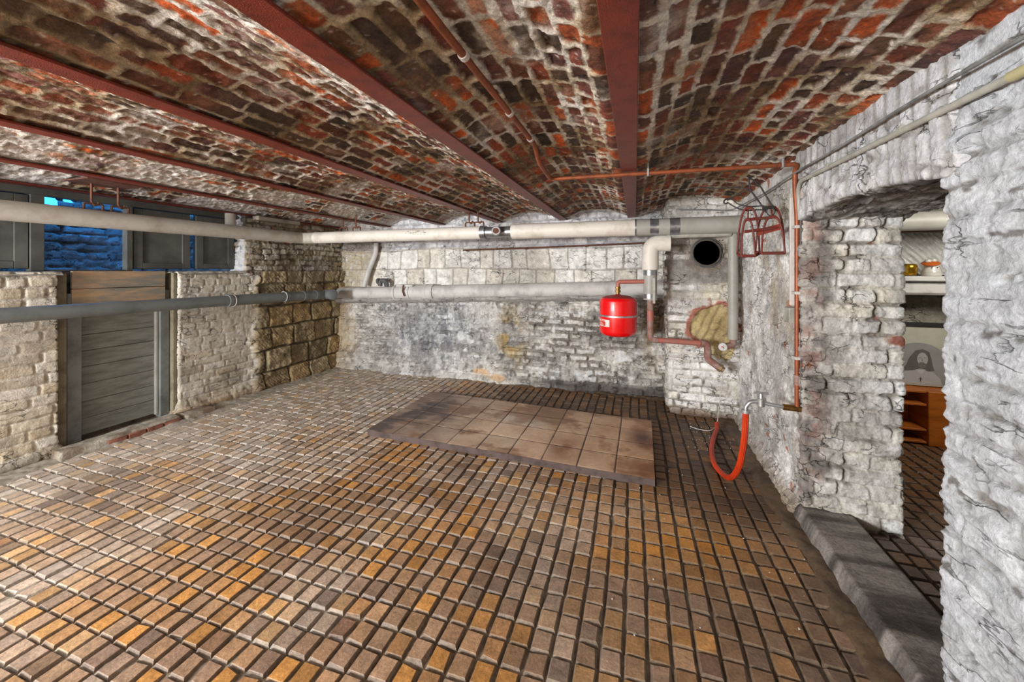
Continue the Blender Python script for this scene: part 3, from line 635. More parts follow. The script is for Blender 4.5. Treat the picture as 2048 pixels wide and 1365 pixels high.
def build_joints():
    x = np.arange(-4.7, 1.25, .012); y = np.arange(.2, 5.0, .012); X, Y = np.meshgrid(x, y)
    dust, wet_shade, shade_patch, g = stain_and_shade(X, Y); f = fbm(X, Y, 30, 4, 620); e = fbm(X, Y, 3, 3, 622)
    z = -.0125 + (f - .5) * .010
    edge = np.maximum.reduce([sm(.80, .86, X + (e - .5) * .1), sm(-4.16, -4.28, X + (e - .5) * .12), sm(4.70, 4.78, Y + (e - .5) * .1)])
    z = z + edge * (.026 + (fbm(X, Y, 12, 4, 624) - .5) * .03)
    C = pal([[82, 72, 58], [120, 108, 92], [150, 140, 126]], f * 1.2 - .1); C = mix(C, (176, 170, 160), dust * .6)
    C = mix(C, (62, 46, 32), wet_shade * .75); C = mix(C, (72, 58, 44), shade_patch * .6); C = mix(C, pal([[78, 60, 44], [104, 84, 62], [60, 50, 42]], g), edge * sm(-.5, .6, X) * .8)
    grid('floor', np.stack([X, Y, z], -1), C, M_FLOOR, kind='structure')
build_joints()
MB().box((XL - .3, -4.1, -.12), (4.0, 5.2, -.05), .002).build('floor', M_BROWNBOARD, smooth=False, kind='structure')
MB().box((XL - .2, -4.1, -.06), (1.2, .25, -.004), .002).build('floor', M_BROWNBOARD, smooth=False, kind='structure')
def tcol2(x, y, rng, side=False):
    if side: return np.tile(np.array([[74, 60, 48.]]), (len(x), 1))
    c = pick([[112, 98, 92], [128, 112, 104], [100, 84, 74], [122, 92, 66]], rng.rand(len(x))); return mix(c, (104, 66, 34), sm(2.6, 3.2, y) * .7)
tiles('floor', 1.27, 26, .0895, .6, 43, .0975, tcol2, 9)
MB().box((1.2, .4, -.05), (4.0, 5.1, -.016), .002).build('floor', M_SOOT, smooth=False, kind='structure')
# ---------------------------------------------------------------- tiled slab on the floor
t = thing('floor_slab', 'large rust stained tiled slab lying on the floor before the rear wall', 'slab', (-1.08, 3.4, 0))
A = np.array([[-2.308, 2.904], [.132, 2.82], [.151, 3.911], [-2.30, 4.06]])
def build_slab():
    n, m = 430, 200; s, r = np.meshgrid(np.linspace(0, 1, n), np.linspace(0, 1, m))
    XY = (A[0] * ((1 - s) * (1 - r))[..., None] + A[1] * (s * (1 - r))[..., None] + A[2] * (s * r)[..., None] + A[3] * ((1 - s) * r)[..., None])
    X, Y = XY[..., 0], XY[..., 1]
    a = s * 9; b = r * 4 ; da = np.abs(a - np.round(a)) * .27; db = np.abs(b - np.round(b)) * .28; d = np.minimum(da, db)
    d = np.where((np.round(a) == 0) | (np.round(a) == 9), db, d); 
    g = fbm(X, Y, 6, 5, 651); st = fbm(X, Y, 2.2, 5, 653, .6)
    jt = 1 - sm(.0025, .007, d + (g - .5) * .003); gi = _h(np.floor(a), np.floor(b), 655)
    C = pal([[172, 140, 112], [206, 178, 150], [222, 204, 182]], g); C = C * (.92 + .14 * gi[..., None])
    left = 1 - sm(.08, .42, s + (st - .5) * .3); C = mix(C, pal([[92, 76, 66], [126, 104, 90], [148, 124, 108]], g), left * .85)
    dk = left * sm(.5, .62, fbm(X, Y, 3.5, 4, 657) + .12 * (gi - .5)); C = mix(C, (66, 56, 54), dk * .8)
    C = mix(C, (126, 88, 62), sm(.53, .64, st) * .75); wipe = fbm(X * .7, Y * 4, 5, 4, 659); C = mix(C, (214, 190, 164), sm(.52, .7, wipe) * .4); warm = sm(.5, 1.0, s); C = mix(C, (186, 140, 98), warm * .4 * (1 - left))
    rust = np.maximum(np.exp(-((s - .72) / .05) ** 2 - ((r - .22) / .16) ** 2), sm(.93, 1.0, s + (g - .5) * .12) * .7); rust = np.maximum(rust, sm(.92, 1.0, r + (g - .5) * .2) * sm(.6, .8, s) * .8)
    C = mix(C, (110, 62, 36), rust * .7 * sm(.3, .55, g + .05)); dkr = np.exp(-((s - .965) / .04) ** 2 - ((r - .6) / .14) ** 2); C = mix(C, (74, 44, 40), dkr * .8)
    wp = np.exp(-((s - .47) / .06) ** 2 - ((r - .62) / .12) ** 2) + np.exp(-((s - .57) / .03) ** 2 - ((r - .55) / .12) ** 2); C = mix(C, (206, 196, 186), np.clip(wp, 0, 1) * .6 * sm(.35, .6, g + .1))
    C = mix(C, (92, 68, 52), jt * (.45 + .4 * sm(.4, .6, st)))
    z = .052 - jt * .004 + (gi - .5) * .002 + (g - .5) * .001
    grid('tiled_top', np.stack([X, Y, z], -1), C, M_SLAB, None, t, origin=(0, 0, 0)).location = (0, 0, 0)
    o = t.children[-1] if t.children else None
build_slab()
for o in COL.objects:
    if o.name.startswith('tiled_top'): o.location = -Vector(t.location)
M_SLABSIDE = paint('purple_brown_slab_side', (92, 78, 74), .8, 0, (70, 58, 54), 10, bump=.5)
sb = MB(); sb.prism([tuple(p) for p in A], (0, 0, -.005), (1, 0, 0), (0, 1, 0), (0, 0, 1), .0545); sb.build('slab_body', M_SLABSIDE, t, smooth=False)
# ---------------------------------------------------------------- door sill and step
def lumpy(name, label, cat, x0, x1, y0, y1, h, seed, cols, slope=0, grain=None):
    """low kerb as a rounded heightfield with closed sides"""
    st = .009; x = np.arange(x0, x1 + st, st); y = np.arange(y0, y1 + st, st); X, Y = np.meshgrid(x, y)
    g = fbm(X, Y, 14, 4, seed); g1 = fbm(X, Y, 4, 3, seed + 3)
    ex = np.minimum(X - x0, x1 - X) + (g1 - .5) * (.008 if grain else .02); ey = np.minimum(Y - y0, y1 - Y) + (g1 - .5) * (.01 if grain else .03)
    d = np.minimum(ex, ey); f = sm(-.005, .02 + slope, np.where(ex < ey, ex, d))
    Zt = -.03 + (h + .03) * f + (g - .5) * (.006 if grain else .014) * f
    C = pal(cols, sm(.25, .75, fbm(X * (.3 if grain else 1), Y * (3 if grain else 1), 7, 5, seed + 5)))
    o = grid(name, np.stack([X, Y, Zt], -1), C, M_CONCRETE, origin=(0, 0, 0)); return tag(o, label, cat)
lumpy('door_kerb', 'low crumbling mortar and brick kerb at the foot of the boarded hatch', 'kerb', XL + .005, -4.26, 1.76, 2.62, .062, 701, [[118, 104, 88], [150, 142, 128], [178, 172, 160]])
lumpy('kerb_stone', 'short broken brick kerb end right of the boarded hatch', 'kerb', XL + .03, -4.22, 2.625, 2.93, .05, 707, [[112, 94, 80], [140, 128, 114], [160, 150, 138]])
kb = MB()
for k in range(4): kb.box((-4.285, 2.05 + k * .135, -.01), (-4.252, 2.05 + k * .135 + .128, .044), .006, .002)
t = bpy.data.objects['door_kerb']
kb.build('brick_facing', paint('old_red_brick', (138, 90, 74), .85, 0, (112, 72, 58), 20, bump=.4), t)
lumpy('door_step', 'grey worn concrete step across the right doorway', 'step', .905, 1.235, .2, 2.78, .085, 711, [[70, 66, 63], [106, 100, 95], [140, 134, 128]], slope=.025, grain=True)
# ---------------------------------------------------------------- boarded hatch in the left wall
d = thing('door_1', None, None, (XL - .12, 2.26, 0), kind='structure')
for z0, z1 in ((.06, .20), (.203, .345), (.348, .50), (.503, .65), (.653, .79), (.793, .93), (.933, 1.09), (1.093, 1.20)):
    MB().box((XL - .16, 1.99, z0), (XL - .13 + random.uniform(-.002, .002), 2.60, z1), .003).build('plank', M_GREYWOOD, d)
MB().box((XL - .15, 1.905, .02), (XL - .055, 1.995, 1.30), .004).build('post', M_POST, d)
MB().box((XL - .15, 2.575, .02), (XL - .075, 2.655, 1.30), .004).build('post', M_POST, d)
MB().box((XL - .14, 2.553, .05), (XL - .100, 2.572, 1.28), .003).build('batten', M_JACKET, d)
MB().box((XL - .2, 1.835, -.01), (XL - .045, 1.90, 1.47), .004).build('frame_post', M_OLIVEWOOD, d)
MB().box((XL - .2, 2.66, -.01), (XL - .03, 2.695, 1.47), .004).build('frame_post', M_OLIVEWOOD, d)
MB().box((XL - .21, 1.8, -.02), (XL - .17, 2.72, 1.48), .002).build('backing', M_SOOT, d)
MB().box((XL - .085, 1.935, 1.155), (XL - .05, 2.605, 1.335), .004).build('flap_board', M_BROWNBOARD, d)
MB().box((XL - .085, 1.935, 1.338), (XL - .05, 2.605, 1.49), .004).build('flap_board', M_BROWNBOARD, d)
# ---------------------------------------------------------------- shuttered windows with the light well behind
XW = XL - .2
def shutter(name, x, y0, y1, z0, z1, parent, mid=True):
    s = MB().box((x - .018, y0, z0), (x + .018, y1, z1), .003).build(name, M_SHUTTER, parent)
    fr = MB(); wd = .075
    fr.box((x + .0185, y0, z0), (x + .030, y0 + wd, z1), .003); fr.box((x + .0185, y1 - wd, z0), (x + .030, y1, z1), .003)
    fr.box((x + .0185, y0 + wd + .001, z0), (x + .030, y1 - wd - .001, z0 + .06), .003); fr.box((x + .0185, y0 + wd + .001, z1 - .06), (x + .030, y1 - wd - .001, z1), .003)
    fr.build('shutter_frame', M_SHUTTER, s); return s
wn1 = thing('window_1', None, None, (XW, 1.0, 1.5), kind='structure')
shutter('shutter', XW, .55, 1.14, 1.51, 2.10, wn1); shutter('shutter', XW, 1.15, 1.735, 1.51, 2.10, wn1)
wn2 = thing('window_2', None, None, (XW, 2.08, 1.5), kind='structure')
MB().box((XW - .03, 1.74, 1.49), (XW + .04, 1.82, 2.13), .004).build('window_post', M_SHUTTER, wn2)
MB().box((XW - .03, 2.352, 1.49), (XW + .04, 2.40, 2.13), .004).build('window_post', M_SHUTTER, wn2)
MB().box((XW - .03, 1.822, 1.485), (XW + .03, 2.35, 1.50), .003).build('window_sill', M_SHUTTER, wn2)
wn3 = thing('window_3', None, None, (XW, 2.9, 1.5), kind='structure')
shutter('shutter', XW, 2.41, 2.905, 1.51, 2.10, wn3)
shutter('shutter', XW, 2.965, 3.39, 1.51, 2.10, wn3)
MB().box((XW - .04, .4, 2.108), (XW + .06, 3.42, 2.30), .004).build('trim_3', M_SHUTTER, kind='structure')
MB().box((XW - .05, -1.0, 1.44), (XW + .02, .55, 2.4), .002).build('wall_left', M_SHUTTER, kind='structure')
MB().box((XW - .06, -1.1, -.05), (XW - .035, 5.1, 1.485), .002).build('wall_left', M_SOOT, kind='structure')
def well(U, Z, X, Y):
    h, C = limebrick(801, .085, .26, rough=2, base=[[200, 200, 204], [186, 188, 192]])(U, Z, X, Y); return h * 1.6, C
path_sheet('wall_light_well', [(-5.35, -.4), (-5.35, 4.6)], 1.0, 2.42, .014, well, M_WALL, side=1,
           keepfn=lambda U, Z, X, Y: Z < 2.29 - .15 * ((Y > 2.10) & (Y < 2.19)) - .12 * ((Y > 2.26) & (Y < 2.30)))
path_sheet('wall_light_well', [(-5.3, 3.55), (XW - .1, 3.55)], 1.0, 2.5, .014, well, M_WALL, side=1)
path_sheet('wall_light_well', [(XW - .1, -.2), (-5.3, -.2)], 1.0, 2.5, .014, well, M_WALL, side=1)
MB().box((-5.5, -.4, 1.0), (XW - .04, 4.6, 1.3), .002).build('floor_light_well', M_DRAIN, kind='structure')
# ---------------------------------------------------------------- pipework: lagged main
ZP = 1.922
m = thing('heating_pipe', 'long white lagged pipe bending from the window wall along the rear wall to the right', 'pipe', (-4.2, 4.03, ZP))
MB().tube([(-4.23, -.9, ZP - .005), (-4.23, 3.86, ZP + .0)], .074, seg=28).build('lagged_section', M_BEIGE, m)
MB().tube([(-4.23, 3.84, ZP), (-4.23, 4.03, ZP), (-4.0, 4.03, ZP)], .073, bend=.14, seg=28).build('elbow', M_BEIGE, m)
MB().tube([(-4.02, 4.03, ZP), (-1.66, 4.03, ZP)], .074, seg=28).build('lagged_section', M_WHITE, m)
M_PRINT = paint('faded_print', (214, 208, 198), .5, 0, (70, 66, 62), 46, .5, .54, bump=0)
for row, x0, x1 in ((.030, -2.58, -2.36), (.012, -2.60, -2.29), (-.006, -2.50, -2.33)):
    y = 4.03 - math.sqrt(.0746 ** 2 - row ** 2); MB().box((x0, y - .0012, ZP + row), (x1, y + .001, ZP + row + .007), .0004).build('printed_line', M_PRINT, m, smooth=False)
MB().tube([(-1.66, 4.03, ZP), (-1.60, 4.03, ZP)], .079, seg=28).build('end_ring', M_FOIL, m)
MB().tube([(-1.62, 4.03, ZP), (-1.20, 4.03, ZP)], .060, seg=24).build('bare_pipe', M_FOIL, m)
tee = MB().tube([(-1.47, 4.03, ZP), (-1.44, 3.92, ZP)], .050, seg=24).build('tee_branch', M_JACKET, m)
MB().lathe([(.052, 0), (.052, .018), (.044, .026), (.034, .026), (.034, .018), (0, .018)], (-1.435, 3.905, ZP), (.26, -.96, 0), 24).build('branch_flange', M_STEEL, tee)
MB().lathe([(.03, 0), (.03, .006), (0, .008)], (-1.4302, 3.887, ZP), (.26, -.96, 0), 16).build('rusty_plug', M_RUST, tee)
MB().tube([(-1.29, 4.03, ZP), (.0, 4.03, ZP)], .082, seg=28).build('lagged_section', M_WHITE, m)
MB().tube([(.0, 4.03, ZP), (1.42, 4.03, ZP)], .083, seg=28).build('jacket_section', M_JACKET, m)
for x0, x1 in ((.0, .015), (.14, .22), (.32, .41)):
    MB().tube([(x0, 4.03, ZP), (x1, 4.03, ZP)], .0845, seg=28).build('foil_band', M_FOIL, m)
# branch to the expansion vessel
br = thing('heating_branch', 'lagged down pipe and red pipe below the main, right of the red vessel', 'pipe', (.145, 4.03, 1.83))
MB().tube([(.33, 4.06, 1.762), (.145, 4.06, 1.762), (.145, 4.06, 1.50)], .080, bend=.13, seg=24).build('lagging', M_WHITE, br)
MB().tube([(.30, 4.05, 1.835), (.86, 4.06, 1.84)], .028, seg=16).build('return_pipe', M_CONDUIT, br)
jk = MB().tube([(.145, 4.06, 1.50), (.145, 4.06, 1.20)], .064, seg=24).build('jacket', M_JACKET, br)
MB().tube([(.145, 4.06, 1.495), (.145, 4.06, 1.445)], .066, seg=24).build('foil_band', M_FOIL, br)
MB().tube([(.145, 4.06, 1.26), (.145, 4.06, 1.215)], .066, seg=24).build('foil_band', M_FOIL, br)
MB().box((.165, 3.99, 1.17), (.19, 4.0, 1.42), .002).build('jacket_flap', M_CONDUIT, br)
MB().tube([(.145, 4.06, 1.2), (.145, 4.06, .805), (.22, 4.06, .803)], .030, bend=.06, seg=18).build('riser', M_RUSTPIPE, br)
MB().tube([(.145, 4.06, 1.09), (.145, 4.06, .99)], .0312, seg=18).build('painted_stretch', M_SALMON, br)
MB().tube([(.21, 4.06, .803), (.60, 4.08, .79)], .027, seg=18).build('red_pipe', M_SALMON, br)
MB().tube([(.60, 4.08, .79), (.66, 4.09, .788), (.67, 4.09, .70), (.665, 4.09, .64), (.76, 4.05, .575)], .033, bend=.04, seg=16).build('bent_tail', M_RUSTPIPE, br)
MB().lathe([(.040, 0), (.040, .03), (.03, .034), (.03, .05), (.02, .052), (0, .045)], (.755, 4.055, .578), (.85, -.3, -.5), 8).build('brass_union', paint('dull_brass', (142, 118, 92), .55, .3, (112, 92, 74), 20, bump=.1), br)
MB().tube([(.60, 4.08, .79), (.625, 4.085, .79)], .037, seg=16).build('socket', M_RUSTPIPE, br)
# gauge pipe at the right
gp = thing('gauge_pipe', 'vertical grey lagged pipe in the right corner ending in a pressure gauge', 'pipe', (.885, 4.1, .8))
MB().tube([(.885, 4.1, 1.90), (.885, 4.1, .84)], .044, seg=22).build('lagging', M_JACKET, gp)
MB().tube([(.885, 4.1, .85), (.885, 4.1, .785), (.80, 4.06, .775)], .030, bend=.05, seg=16).build('rusty_elbow', M_RUSTPIPE, gp)
g = MB().lathe([(.036, 0), (.040, .004), (.040, .024), (.036, .028), (.034, .028)], (.79, 4.06, .772), (-.16, -.98, .05), 24).build('pressure_gauge', M_STEEL, gp)
MB().lathe([(.034, .026), (0, .0262)], (.79, 4.06, .772), (-.16, -.98, .05), 24).build('dial', M_LABEL, g)
MB().box((.772, 4.0295, .771), (.79, 4.0315, .779), .0005).build('needle', M_LABELRED, g)
MB().box((.788, 4.0295, .760), (.797, 4.0315, .772), .0005).build('green_sector', paint('gauge_green', (60, 130, 70), .5, bump=0), g)
# ---------------------------------------------------------------- expansion vessel
vx, vy, vz = -.165, 4.05, .823
v = thing('expansion_vessel', 'round red expansion vessel with a pale band hanging before the rear wall', 'vessel', (vx, vy, vz))
R = .183
MB().lathe([(.02, .0), (.10, .005), (.150, .016), (.174, .036), (R, .062), (R, .215)], (vx, vy, vz), seg=48).build('lower_shell', M_RED, v)
MB().lathe([(R, .216), (R, .358), (.178, .376), (.160, .392)], (vx, vy, vz), seg=48).build('upper_shell', M_RED, v)
MB().lathe([(.160, .3925), (.12, .408), (.07, .418), (.028, .422), (.02, .43)], (vx, vy, vz), seg=48).build('dusty_crown', M_DUSTRED, v)
MB().lathe([(R + .001, .206), (R + .010, .208), (R + .010, .224), (R + .001, .226)], (vx, vy, vz), seg=48).build('clamp_band', M_STEEL, v)
nz = MB().lathe([(.018, .425), (.018, .445), (.026, .447), (.026, .468), (.021, .471), (.021, .48), (.026, .483), (.026, .505), (.016, .51)], (vx, vy, vz), seg=8).build('brass_union', M_BRASS, v)
MB().tube([(vx, vy, vz + .5), (vx, vy, vz + .555), (.095, vy, vz + .56)], .021, bend=.05, seg=16).build('feed_pipe', M_SALMON, v)
def curved_label(a0, a1, z0, z1, off, name, mat, par):
    n = 10; mb = MB(); vv = []; ff = []
    for i in range(n + 1):
        a = a0 + (a1 - a0) * i / n
        for z in (z0, z1):
            for rr in (R + off, R + off + .0006): vv.append((vx + rr * math.sin(a), vy - rr * math.cos(a), vz + z))
    for i in range(n):
        b = i * 4; c = b + 4
        ff += [(b + 1, c + 1, c + 3, b + 3), (b, b + 2, c + 2, c), (b, c, c + 1, b + 1), (b + 2, b + 3, c + 3, c + 2)]
    return mb.add(vv, ff).build(name, mat, par, smooth=True)
lb = curved_label(-1.28, -.42, .112, .182, .0004, 'label', M_LABEL, v)
curved_label(-1.22, -.68, .120, .163, .0012, 'label_print', M_LABELRED, lb)
curved_label(-1.12, -.72, .168, .177, .0012, 'label_print', M_LABELRED, lb)
for k in range(3): curved_label(-1.15, -.80 - .06 * k, .126 + .011 * k, .130 + .011 * k, .0020, 'label_line', M_LABEL, lb)
# ---------------------------------------------------------------- pipe hangers
HL = ['left hook of the pair holding the lagged pipe before the blue window', 'right hook of the pair holding the lagged pipe before the blue window',
      'left rusty hook holding the lagged pipe near the rear left corner', 'second rusty hook holding the lagged pipe near the rear left corner',
      'left rusty hook beside the valve of the white lagged pipe', 'right rusty hook just left of the valve on the lagged pipe']
def hanger(x, y, ztop, label, along, plate):
    t = thing('pipe_hanger', label, 'hook', (x, y, ztop), 'rusty hooks carrying the lagged pipe')
    zt = ZP + .074; ax = Vector((1, 0, 0)) if along == 'x' else Vector((0, 1, 0)); c = Vector((x, y, 0))
    P = lambda a, z: tuple(c + ax * a + Vector((0, 0, z)))
    MB().tube([P(0, ztop), P(0, zt + .062), P(.012, zt + .036), P(.034, zt + .036), P(.042, zt + .062)], .0085, bend=.014, seg=10).build('hook_rod', M_RUST, t)
    cr = Vector((0, 1, 0)) if along == 'x' else Vector((1, 0, 0))
    MB().tube([P(-.045, zt - .004), P(-.045, zt + .046), P(.07, zt + .046), P(.07, zt - .004)], .0085, bend=.016, seg=10).build('clamp', M_RUST, t)
    if plate: MB().box((x - .03, y - .05, ztop - .002), (x + .03, y + .05, ztop + .006), .002).build('ceiling_plate', M_RUST, t)
hanger(-4.23, 1.93, 2.215, HL[0], 'y', False); hanger(-4.23, 2.10, 2.215, HL[1], 'y', False)
hanger(-3.58, 4.03, 2.148, HL[2], 'x', True); hanger(-3.38, 4.03, 2.20, HL[3], 'x', False)
hanger(-1.81, 4.03, 2.148, HL[4], 'x', True); hanger(-1.70, 4.03, 2.19, HL[5], 'x', False)
o = MB().box((-4.36, 1.80, 2.205), (-4.0, 2.16, 2.217), .004).build('hanger_plate', M_RUST); tag(o, 'rusty steel plate under the vault above the blue window pipe hooks', 'plate')
# ---------------------------------------------------------------- grey waste pipe
wp = thing('waste_pipe', 'smooth grey plastic waste pipe crossing before the boarded hatch', 'pipe', (-4.2, 4.4, 1.15))
MB().tube([(-4.2, -.9, 1.20), (-4.2, 3.02, 1.165)], .056, seg=28).build('pipe_length', M_GREYPVC, wp)
MB().tube([(-4.2, 3.0, 1.165), (-4.2, 4.36, 1.15)], .060, seg=28).build('pipe_length', M_GREYPVC, wp)
for y in (3.0, 3.72, 3.98, 4.18): MB().tube([(-4.2, y, 1.165 - (y - 3) * .011), (-4.2, y + .035, 1.165 - (y - 3) * .011)], .066, seg=28).build('collar', M_GREYPVC, wp)
MB().tube([(-4.24, 4.42, 1.15), (-4.06, 4.36, 1.152)], .068, seg=28).build('tee_end', M_GREYPVC, wp)
MB().lathe([(.074, 0), (.074, .03), (.066, .036), (0, .036)], (-4.07, 4.363, 1.152), (.95, -.316, .01), 28).build('end_cap', M_GREYPVC, wp)
for y in (3.06, 3.70):
    a = [(-4.2 + .0645 * math.cos(k * PI / 8), y, 1.162 + .0645 * math.sin(k * PI / 8)) for k in range(17)]
    MB().tube(a, .004, bend=0, seg=6).build('tie_wire', M_WIRE, wp)
# ---------------------------------------------------------------- painted drain on the rear wall
dp = thing('drain_pipe', 'limewashed drain pipe half bedded along the rear wall', 'pipe', (-2, 4.86, 1.2))
def dz(x): return 1.139 + (x + 4.17) * .0325
def seg(name, x0, x1, r, mat=M_DRAIN): return MB().tube([(x0, 4.83, dz(x0)), ((x0 + x1) / 2, 4.83, dz((x0 + x1) / 2)), (x1, 4.83, dz(x1))], r, bend=.01, seg=26).build(name, mat, dp)
seg('pipe_length', -4.35, -3.36, .088); seg('inspection_body', -3.36, -2.86, .104); seg('socket', -2.86, -2.70, .112); seg('pipe_length', -2.70, .34, .094)
for x in (-3.34, -3.1, -2.83): seg('clamp_ring', x, x + .03, .116)
MB().box((-3.28, 4.73, dz(-3.2) + .085), (-3.0, 4.86, dz(-3.2) + .118), .008).build('inspection_cover', M_DRAIN, dp)
MB().tube([(-3.14, 4.72, dz(-3.1) + .11), (-3.14, 4.70, dz(-3.1) + .02), (-3.11, 4.70, dz(-3.1) - .05)], .010, bend=.02, seg=8).build('cover_strap', M_RUST, dp)
def mort_bed():
    x = np.arange(-4.45, .34, .012); s = np.arange(0, 1.001, .05); X, S = np.meshgrid(x, s); g = fbm(X, S, 6, 4, 861)
    z = dz(X) - .05 - S * .10 - (g - .5) * .02; y = 4.80 + S * .02 - np.sin(S * PI) * .045 + (g - .5) * .02
    C = pal([[128, 124, 122], [160, 156, 152], [184, 182, 178]], g)
    o = grid('mortar_bed', np.stack([X, y, z], -1), C, M_WALL, None, dp); o.location = -Vector(dp.location)
mort_bed()
o = MB().tube([(-3.76, 4.93, 1.90), (-3.74, 4.90, 1.76), (-3.86, 4.88, 1.48), (-3.93, 4.87, 1.252)], .036, bend=.12, seg=16).build('slanting_conduit', M_DRAIN); tag(o, 'grey slanting pipe running down the rear wall left of centre', 'pipe')
st = thing('pipe_stub', 'small grey elbow stub on top of the limewashed drain', 'pipe', (-3.55, 4.84, 1.28))
MB().tube([(-3.52, 4.86, 1.24), (-3.52, 4.85, 1.34), (-3.62, 4.84, 1.34), (-3.62, 4.84, 1.26)], .034, bend=.05, seg=16).build('elbow', M_CABLE, st)
MB().tube([(-3.665, 4.84, 1.33), (-3.63, 4.84, 1.33)], .045, seg=16).build('collar', M_CABLE, st)
rd = thing('iron_rod', 'thin rusty rod running along the rear wall under the white lagged pipe', 'rod', (-1, 4.93, 1.8))
MB().tube([(-2.30, 4.91, 1.775), (-.9, 4.91, 1.80), (.30, 4.91, 1.83)], .011, bend=.1, seg=8).build('rod', M_RUST, rd)
for x in (-2.25, -1.4, -.6, .1): MB().tube([(x, 4.91, 1.79 + (x + 1) * .02), (x, 5.0, 1.79 + (x + 1) * .02)], .009, seg=6).build('bracket', M_RUST, rd)
# ---------------------------------------------------------------- things at the left wall head
o = MB().tube([(-4.47, 3.23, 2.16), (-4.42, 3.20, 1.90)], .052, seg=18).build('stub_pipe', M_BEIGE); tag(o, 'short cream pipe stub dropping from the ceiling beside the right shutter', 'pipe')
o = MB().box((-4.37, 3.42, 2.095), (-4.27, 4.02, 2.146), .006).build('timber_batten', M_OLDTIMBER); tag(o, 'old timber batten on the left wall right of the shutters', 'board')
# ---------------------------------------------------------------- flue ring in the pier
f = thing('flue_collar', 'round black open flue hole in the white pier', 'flue', (fl[0], 4.3, fl[1]))
MB().lathe([(.138, -.27), (.138, .03), (.132, .038), (.124, .03), (.124, -.25), (.0, -.255)], (fl[0], 4.30, fl[1]), (0, -1, 0), 40).build('flue_pipe', M_SOOT, f)
MB().lathe([(.150, -.02), (.152, .022), (.139, .024), (.139, -.02)], (fl[0], 4.30, fl[1]), (0, -1, 0), 40).build('ring', M_CABLE, f)
# ---------------------------------------------------------------- copper pipe
cp = thing('copper_pipe', 'thin copper water pipe crossing the ceiling and dropping down the right wall', 'pipe', (.925, 2.74, .66))
MB().tube([(-.555, -.6, 2.232), (-.555, 2.15, 2.228), (-.562, 2.30, 2.16), (-.562, 2.63, 2.134), (-.40, 2.64, 2.134), (.925, 2.70, 2.132), (.925, 2.74, 2.10), (.925, 2.74, 2.0), (.938, 2.745, 1.82), (.938, 2.745, .665)], .0135, bend=.05, seg=14).build('pipe', M_COPPER, cp)
for y in (1.18, 1.68, 2.05):
    MB().tube([(-.555, y, 2.231), (-.555, y + .022, 2.231)], .019, seg=14).build('clip', M_WIRE, cp)
MB().box((.075, 2.645, 2.115), (.088, 2.675, 2.20), .002).build('clip', M_STEEL, cp); MB().box((.84, 2.68, 2.115), (.852, 2.71, 2.17), .002).build('clip', M_STEEL, cp)
for z in (1.76, 1.36, .965): MB().box((.918, 2.715, z - .009), (.966, 2.775, z + .009), .003).build('clip', M_WIRE, cp)
MB().tube([(.938, 2.745, .86), (.938, 2.745, .80)], .018, seg=14).build('union', M_RUSTPIPE, cp)
MB().tube([(.95, 2.72, .93), (.99, 2.71, .93)], .016, seg=10).build('branch_stub', M_COPPER, cp)
tp = thing('water_tap', 'small chrome water tap on the right wall at the foot of the copper pipe', 'tap', (.86, 2.745, .655))
MB().tube([(.955, 2.745, .655), (.865, 2.75, .657)], .019, seg=16).build('brass_elbow', M_BRASS, tp)
MB().tube([(.868, 2.75, .657), (.76, 2.76, .668)], .012, seg=14).build('inlet', M_CHROME, tp)
MB().lathe([(.014, -.03), (.022, -.025), (.022, .02), (.014, .026), (.010, .05)], (.752, 2.76, .672), (0, 0, 1), 16).build('body', M_CHROME, tp)
h = MB().tube([(.712, 2.76, .727), (.792, 2.76, .727)], .007, seg=10); h.lathe([(.006, -.01), (.013, 0), (.006, .008)], (.752, 2.76, .725)); h.build('handle', M_CHROME, tp)
MB().tube([(.74, 2.76, .675), (.69, 2.76, .668), (.668, 2.76, .63), (.668, 2.76, .612)], .013, bend=.03, seg=14).build('spout', M_CHROME, tp)
hs = thing('garden_hose', 'orange ribbed hose hanging from the tap to the floor', 'hose', (.67, 2.76, 0))
MB().tube(spline([(.668, 2.76, .60), (.664, 2.78, .42), (.65, 2.84, .22), (.625, 2.95, .08), (.60, 3.10, .026), (.575, 3.26, .024), (.60, 3.5, .024), (.66, 3.75, .026), (.715, 3.93, .028), (.735, 4.03, .05)]), .0185, bend=0, seg=30, flute=.14).build('tube', M_HOSE, hs)
MB().tube([(.668, 2.76, .614), (.668, 2.76, .594)], .0245, seg=16).build('hose_clamp', M_STEEL, hs)
MB().box((.690, 2.75, .598), (.704, 2.77, .612), .002).build('clamp_screw', M_STEEL, hs)
cw = MB().tube([(.79, 4.06, .515), (.80, 4.10, .44), (.79, 4.18, .25), (.775, 4.17, .12), (.74, 4.05, .02), (.66, 3.92, .012), (.56, 3.93, .012), (.50, 3.98, .012)], .0035, bend=.08, seg=8).build('loose_wire', M_WIRE); tag(cw, 'thin white wire trailing down the pier onto the floor', 'wire')
